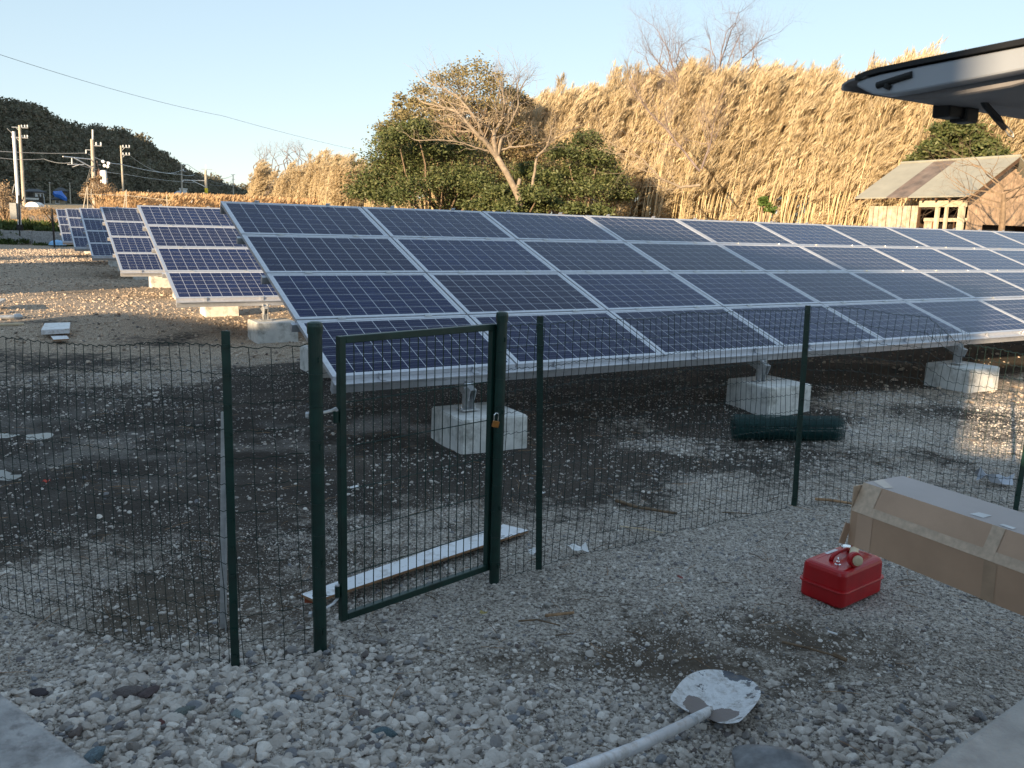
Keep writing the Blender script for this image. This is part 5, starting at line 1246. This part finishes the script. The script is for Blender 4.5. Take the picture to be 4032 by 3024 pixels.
for k, (x, y) in enumerate(((890, 736), (938, 752), (904, 773), (930, 780))):
    mb = MB(); mb.lathe((0, 0, 0), [(.02, -.1), (.2, -.06), (.22, .0), (.2, .06), (.02, .1)], M_white, 14, Matrix.Rotation(PI/2, 3, 'X')); o = mb.obj('insulator_disc'); o.location = Bp(x, y, d2+5)
    tag(o, ('upper left', 'upper right', 'lower left', 'lower right')[k]+' white round insulator of the four hanging right of the railway mast', 'insulator', 'white insulators on the railway wires')
# railway mast 2
d3 = 190; t, a = upole('railway_mast', 'distant railway mast with a yellow band and a white arm', *cuv(1776, 812), *cuv(1785, 1130), d3, .32, .24, 'railway mast')
bar(t, a, Bp(1778, 815, d3), Bp(1778, 765, d3), .06, 'lightning_rod', M_white); bar(t, a, Bp(1772, 955, d3), Bp(1655, 900, d3), .08, 'arm', M_white); bar(t, a, Bp(1780, 903, d3), Bp(1582, 898, d3), .08, 'arm', M_white); bar(t, a, Bp(1582, 898, d3), Bp(1578, 915, d3), .08, 'arm', M_white)
bar(t, a, Bp(1740, 803, d3), Bp(1832, 806, d3), .05)
mb = MB(); c0_ = Bp(1783, 995, d3)-a; mb.lathe(c0_-Vector((0, 0, .35)), [(.33, 0), (.33, 1.0)], mat('yellow_band', (.75, .6, .03), .5), 14); mb.obj('yellow_band', t)
bar(t, a, Bp(1765, 1085, d3), Bp(1805, 1086, d3), .07); 
# service pole with meter box near the wall
d4 = 57; t, a = upole('service_pole', 'slim white service pole with a grey meter box beside the retaining wall', *cuv(117, 478), *cuv(178, 1400), d4, .10, .085, 'service pole', M_white)
mb = MB(); mb.tube([(0, 0, .0), (0, 0, .75)], .17, M_dark, 12); mb.obj('sleeve', t)
bar(t, a, Bp(100, 520, d4), Bp(118, 545, d4), .03, 'conduit', M_white); bar(t, a, Bp(112, 500, d4), Bp(60, 450, d4), .015, 'stay_wire')
mb = MB(); mb.box(Bp(124, 1165, d4)-a, (.38, .25, .9), mat('meter_grey', (.16, .17, .18), .5)); mb.obj('meter_box', t)
bar(t, a, Bp(142, 760, d4), Bp(165, 1230, d4), .03, 'conduit'); bar(t, a, Bp(162, 1030, d4-.3), Bp(173, 1380, d4-.3), .05, 'conduit', M_dark)
bar(t, a, Bp(100, 1010, d4), Bp(195, 1075, d4), .03, 'cable', M_dark); bar(t, a, Bp(108, 1040, d4), Bp(190, 1100, d4), .025, 'cable', M_dark); bar(t, a, Bp(195, 1080, d4), Bp(205, 1040, d4), .03, 'cable', M_dark)
bar(t, a, Bp(105, 1020, d4), Bp(125, 930, d4), .02, 'stay_wire', M_galv)
mb = MB(); mb.tube([(0, 0, 0), (.0, 0, 2.0)], .05, M_dark, 8); mb.lathe((0, 0, 2.0), [(.06, 0), (.03, .05)], M_dark, 8); o = mb.obj('dark_post'); p = G(118, 535); o.location = (p.x, p.y, 0); tag(o, 'thin dark post in front of the retaining wall right of the service pole', 'post')
# wires
def cable(label, pts, sag, r_, m=M_twig):
    base = pts[0].copy(); mb = MB(); out = []
    for k in range(len(pts)-1):
        for f in np.linspace(0, 1, 15)[(0 if k == 0 else 1):]: p = pts[k].lerp(pts[k+1], f); out.append(p-base-Vector((0, 0, sag*4*f*(1-f))))
    mb.tube(out, r_, m, 4, False); o = mb.obj('overhead_wire'); o.location = base; return tag(o, label, 'wire')
M_cab = mat('cable_grey', (.12, .12, .12), .6)
cable('long thin wire crossing the open sky above the hill', [at(-500, -70, 22), at(0, 118, 27), at(480, 250, 40), at(860, 342, 60)], .12, .006, M_cab)
cable('highest wire across the hill from the left edge to the railway mast', [at(-60, 158+164, 118), Bp(740, 664, 120)], .2, .03, M_galv)
cable('main cable from the railway mast to the pole before the hill and beyond', [Bp(760, 672, 120), Bp(1040, 760, 145), Bp(1565, 848, 200), Bp(1680, 850, 215)], .3, .05, M_galv)
cable('wire from the short crossarm pole to the distant mast', [Bp(1120, 682, 160), Bp(1570, 812, 205)], 1.6, .04, M_galv)
cable('wires leaving the bracket pole toward the farthest thin pole, upper', [Bp(1620, 762, 205), Bp(2016, 855, 300)], 2.0, .05, M_cab)
cable('wires leaving the bracket pole toward the farthest thin pole, lower', [Bp(1608, 815, 205), Bp(2016, 895, 300)], 2.5, .05, M_cab)
cable('wire falling right of the distant mast into the far bamboo', [Bp(1680, 850, 215), Bp(2040, 945, 260)], .6, .05, M_cab)
cable('lower contact wire across the dark hill', [at(-40, 335, 118), Bp(380, 715, 119), Bp(622, 745, 118), Bp(1080, 848, 150), Bp(1700, 920, 230)], .25, .03, M_galv)

# ------------------------------------------------------------------ houses below the hill
def house(label, u0, u1, vbase, vwall, vroof, dist, wallm, roofm, wins=(), depth=6, over=.5, gable=False, ridge=(.3, .7)):
    a, b_ = at(u0, vbase, dist), at(u1, vbase, dist); L = (b_-a).length; z0 = min(a.z, zg(a.x, a.y)); hz = at(u0, vwall, dist).z; rz_ = at(u0, vroof, dist).z
    t = thing('house', label, 'house', Vector((a.x, a.y, z0)), math.atan2((b_-a).y, (b_-a).x))
    H_ = hz-z0; HR = rz_-z0; mb = MB(); mb.box((L/2, depth/2, H_/2), (L, depth, H_), wallm); mb.obj('wall', t)
    mb = MB(); o_ = over; v = [(-o_, -o_, H_), (L+o_, -o_, H_), (L+o_, depth+o_, H_), (-o_, depth+o_, H_), (L*ridge[0], depth/2, HR), (L*ridge[1], depth/2, HR)]
    v += [(x, y, z-.15) for x, y, z in v[:4]]
    mb.add(v, [(0, 1, 5, 4), (1, 2, 5), (2, 3, 4, 5), (3, 0, 4), (6, 7, 1, 0), (7, 8, 2, 1), (8, 9, 3, 2), (9, 6, 0, 3), (9, 8, 7, 6)], roofm); mb.obj('roof', t)
    for (x, z, w_, h_) in wins:
        mb = MB(); mb.box((L*x, -.03, H_*z), (w_+.15, .06, h_+.15), M_white); f = mb.obj('window', t); mb = MB(); mb.box((L*x, -.07, H_*z), (w_, .03, h_), M_glassd); mb.obj('pane', f)
    return t, L, H_
t, L, H_ = house('white two storey house with a dark hipped roof, left of the blue tarpaulin', 56, 96, 436, 413, 406, 150, M_hwall, M_hroof, ((.2, .72, 1.1, .7), (.32, .72, 1.0, .7), (.72, .68, .3, .5), (.9, .68, .3, .5), (.74, .25, .9, 1.1), (.86, .25, .6, 1.1)), 7, .4)
mb = MB(); mb.box((L*.32, -1.1, H_*.52), (L*.66, 2.0, .15), M_hroof); mb.box((L*.3, -1.0, H_*.25), (L*.6, 1.8, H_*.5), M_glassd); mb.box((L*.35, -1.95, H_*.40), (L*.7, .08, .28), M_hwall); mb.obj('porch', t)
t, L, H_ = house('small beige house under a bright blue tarpaulin', 113, 141, 438, 430, 423, 150, mat('beige_render', (.4, .33, .24), .8), M_hroof, ((.4, .5, .4, .4),), 5, .2)
mb = MB(); mb.add([Bp(455, 1016, 151)-t.location, Bp(528, 1012, 151)-t.location, Bp(578, 1078, 149)-t.location, Bp(560, 1076, 148.5)-t.location, Bp(515, 1045, 148.5)-t.location, Bp(470, 1040, 149)-t.location], [(0, 1, 2, 3, 4, 5)], M_tarp)
me_ = mb.mesh('tarpaulin'); o = bpy.data.objects.new('tarpaulin', me_); C.objects.link(o); o.parent = t; o.matrix_parent_inverse = Matrix.Rotation(-t.rotation_euler.z, 4, 'Z'); s2 = o.modifiers.new('s', 'SOLIDIFY'); s2.thickness = .4
house('dark roofed cottage in the trees right behind the tarpaulin house', 121, 144, 426, 412, 404, 175, mat('dim_render', (.16, .14, .12), .8), M_hroof, (), 5, .4)
house('low pale greyish house right of the big brown bush', 250, 278, 436, 428, 420, 190, mat('dim_render2', (.22, .21, .21), .8), mat('grey_tiles', (.16, .16, .17), .7), (), 6, .4)
house('white house high on the hill foot behind the bracket pole', 388, 404, 412, 407, 406, 260, M_hwall, M_hwall, ((.6, .4, .8, .6),), 6, .2)
house('pale grey roofed house below the white one on the hill foot', 377, 400, 424, 418, 411, 240, M_hwall, mat('pale_tiles', (.35, .38, .42), .6), (), 6, .3)
mb = MB(); poly = [Vector((math.cos(a_)*2.0, 0, max(0, math.sin(a_))*1.3)) for a_ in np.linspace(0, PI, 12)]; mb.prism(poly, (0, 0, 0), (0, 5, 0), mat('plastic_film', (.75, .72, .7), .4)); o = mb.obj('greenhouse'); o.scale = (.42, .3, .45); p = at(68, 440, 122); o.location = (p.x, p.y, zg(p.x, p.y)); tag(o, 'small white arched greenhouse at the foot of the tallest utility pole', 'greenhouse')

# ------------------------------------------------------------------ hill
rid = [(-125, 190, 6), (-115, 190, 30), (-100, 200, 58), (-85, 215, 76), (-70, 235, 84), (-55, 260, 80), (-42, 280, 66)]
rid += [(azel(u, v)[0], r, CAMZ+r*math.tan(R(azel(u, v)[1]))) for (u, v, r) in ((0, 212, 300), (30, 212, 305), (60, 216, 310), (85, 232, 315), (110, 252, 325), (140, 264, 335), (180, 277, 350), (220, 275, 370), (260, 286, 390), (290, 298, 410), (330, 322, 435), (370, 350, 465), (405, 370, 500), (440, 388, 540), (465, 398, 580), (500, 415, 640), (530, 420, 700), (600, 428, 760), (800, 440, 800))]
raz = [a for a, _, _ in rid]
na_, nr_ = 230, 44
azs = np.linspace(-125, -5, na_); fr = np.linspace(0, 1, nr_)
rr_ = np.interp(azs, raz, [b_ for _, b_, _ in rid]); hh = np.interp(azs, raz, [c for _, _, c in rid]); hh = np.where(azs > -40, np.maximum(hh-4.6-rr_*.004, 5), hh)
foot = rr_*.60
foot = np.where(azs > -35, np.maximum(foot, 175+ (azs+35)*4), np.minimum(foot, rr_*.75))
HX = np.zeros((na_, nr_)); HY = HX.copy(); HZ = HX.copy()
def hill_pt(i, f):
    r = foot[i]+(rr_[i]-foot[i])*f if f <= 1 else rr_[i]*(1+(f-1)*.9)
    x, y = math.sin(R(azs[i]))*r, math.cos(R(azs[i]))*r
    z0 = zg(math.sin(R(azs[i]))*foot[i], math.cos(R(azs[i]))*foot[i])-1
    if f <= 1: z = z0+(hh[i]-z0)*(math.sin(f*PI/2)**1.15)
    else: z = hh[i]*(1-(f-1)*1.1)
    return x, y, z
fl_ = list(np.linspace(0, 1, 30))+list(np.linspace(1.06, 1.9, 10)); nr_ = len(fl_)
vs = [];
for i in range(na_):
    for f in fl_:
        x, y, z = hill_pt(i, f); k = 1-abs(f-1)*.2
        z += ((fbm(np.array(x), np.array(y), .02, 4)-.5)*10*math.sin(min(f, 1)*PI)*1.0)
        vs.append((x, y, z))
fs = [(i*nr_+j, (i+1)*nr_+j, (i+1)*nr_+j+1, i*nr_+j+1) for i in range(na_-1) for j in range(nr_-1)]
me = bpy.data.meshes.new('hill'); me.from_pydata(vs, [], fs); me.materials.append(mat('hill_soil', (.05, .045, .03), .9, 0, .3, .02)); me.polygons.foreach_set('use_smooth', [True]*len(fs)); me.update()
o = bpy.data.objects.new('hill', me); C.objects.link(o); o['kind'] = 'structure'
def crown_mesh(seed):
    return cloud([(0, 0, 2.6), (1.2, .4, 1.9), (-1.1, -.3, 2.0), (.2, 1.1, 1.8), (0, -1.0, 1.8)], [2.3, 1.6, 1.6, 1.5, 1.5], 190, .75, M_hillleaf, 'hill_tree', 14, .9, .5, .2, seed)
hv = variants('hill_tree', [crown_mesh(k) for k in range(5)])
VS = np.array(vs).reshape(na_, nr_, 3)
nH = 9000; u_ = rng.uniform(0, na_-1.01, nH*3); a_ = np.interp(u_, np.arange(na_), azs); keep = (a_ > -38) | (rng.random(nH*3) < .12); u_ = u_[keep][:nH]; f_ = rng.uniform(0, 33, len(u_))
i0 = u_.astype(int); j0 = f_.astype(int); fi = (u_-i0)[:, None]; fj = (f_-j0)[:, None]
Pt = (VS[i0, j0]*(1-fi)+VS[i0+1, j0]*fi)*(1-fj)+(VS[i0, j0+1]*(1-fi)+VS[i0+1, j0+1]*fi)*fj
s_ = rng.uniform(.7, 1.45, len(Pt))*np.clip(np.hypot(Pt[:, 0], Pt[:, 1])/330, .7, 1.7)
Pt[:, 2] -= 1.5*s_
scatter('hillside_forest', hv, Pt, np.stack([rng.normal(0, .08, len(Pt)), rng.normal(0, .08, len(Pt)), rng.uniform(0, 6.28, len(Pt))], 1), np.stack([s_, s_, s_*rng.uniform(.8, 1.3, len(Pt))], 1), rng.integers(0, 5, len(Pt)))

# ------------------------------------------------------------------ unseen shade casters behind the photographer, size and place invented
def shade_house(label, w0, w1, s0, s1, eave, ridge, seed, ov=0):
    c = ws((w0+w1)/2, (s0+s1)/2); rz = -R(30); W_, D_ = w1-w0, s1-s0
    t = thing('house', label, 'house', c, rz)  # unseen body, shaped for the shade it casts
    mb = MB(); mb.box((0, 0, eave/2), (W_, D_, eave), M_hwall); mb.obj('wall', t)
    mb = MB(); e = .0; mb.prism([Vector((0, -D_/2-.4, eave)), Vector((0, D_/2+.0, eave)), Vector((0, 0, ridge))], (-W_/2, 0, 0), (W_/2+ov, 0, 0), M_hroof); mb.obj('roof', t)
    n = int(W_//2.2)
    for k in range(n):
        for z in ([1.6] if eave < 4 else [1.6, 4.2]):
            mb = MB(); x = -W_/2+W_*(k+.5)/n; mb.box((x, D_/2+.02, z), (1.3, .06, 1.1), M_white); f = mb.obj('window', t); mb = MB(); mb.box((x, D_/2+.06, z), (1.15, .03, .95), M_glassd); mb.obj('pane', f)
    return t
shade_house('two storey house added unseen behind the photographer to shade the foreground', -9.5, -.42, -16, -8, 4.1, 6.6, 1, .40)  # added; eave, ridge and overhang set by the shade they throw
shade_house('tall apartment block added unseen far behind the photographer on the left to cast shade', -80, -42.5, -32, -20, 10.6, 12.6, 5)  # added, its height set to shade the retaining wall
mb = MB(); mb.box((0, 0, 1.17), (6.5, .15, 2.34), M_oldconc); mb.box((0, 0, 2.37), (6.5, .22, .06), M_oldconc); o = mb.obj('shade_wall'); o.location = ws(2.7, -3.5); o.rotation_euler.z = -R(30); tag(o, 'concrete wall added unseen behind the photographer to shade the near ground', 'wall')  # added to keep low sun off the near ground and carton
shade_house('single storey house wing added unseen behind the photographer to cast shade', -14.4, -9.52, -14, -8.5, 3.5, 4.42, 2)  # added, its ridge sets where the shade on the gravel ends
shade_house('large hall added unseen far behind the photographer on the left to cast shade', -31, -19.4, -20, -9, 6.6, 8.2, 3)  # added to shade the left ground and the fourth panel row
t = thing('evergreen_tree', 'evergreen tree added unseen far behind the photographer on the left to cast shade', 'tree', ws(-34.6, -4)); inst(cloud([(0, 0, 4.2), (.8, 0, 3.2), (-.8, 0, 3.4), (0, .3, 5.4)], [1.4, 1.2, 1.2, 1.0], 900, .3, M_ever, 'crown'), 'crown', t); mb = MB(); mb.tube([(0, 0, -.1), (0, 0, 4)], [.2, .1], M_barkd, 8); mb.obj('trunk', t)  # added as one more shade caster out of view
for k, (wc, s0, h_, r_) in enumerate(((-16.6, 2.4, 1.45, .13), (-15.75, 3.6, 1.15, .07), (-15.1, 5.2, .85, .06), (-14.75, 5.0, 1.0, .05))):
    mb = MB(); mb.tube([(0, 0, -.2), (0, 0, h_)], r_, M_woodd, 8); mb.lathe((0, 0, h_), [(r_, 0), (r_*.4, r_*.6)], M_woodd, 8); o = mb.obj('shadow_stake'); o.location = ws(wc, s0); tag(o, ('thickest and tallest', 'second thickest', 'shortest', 'thinnest')[k]+' upright timber stake added unseen beyond the left edge to cast a shadow streak', 'stake', 'added shadow casting stakes beyond the left edge')  # added to throw thin shadow streaks across the left gravel
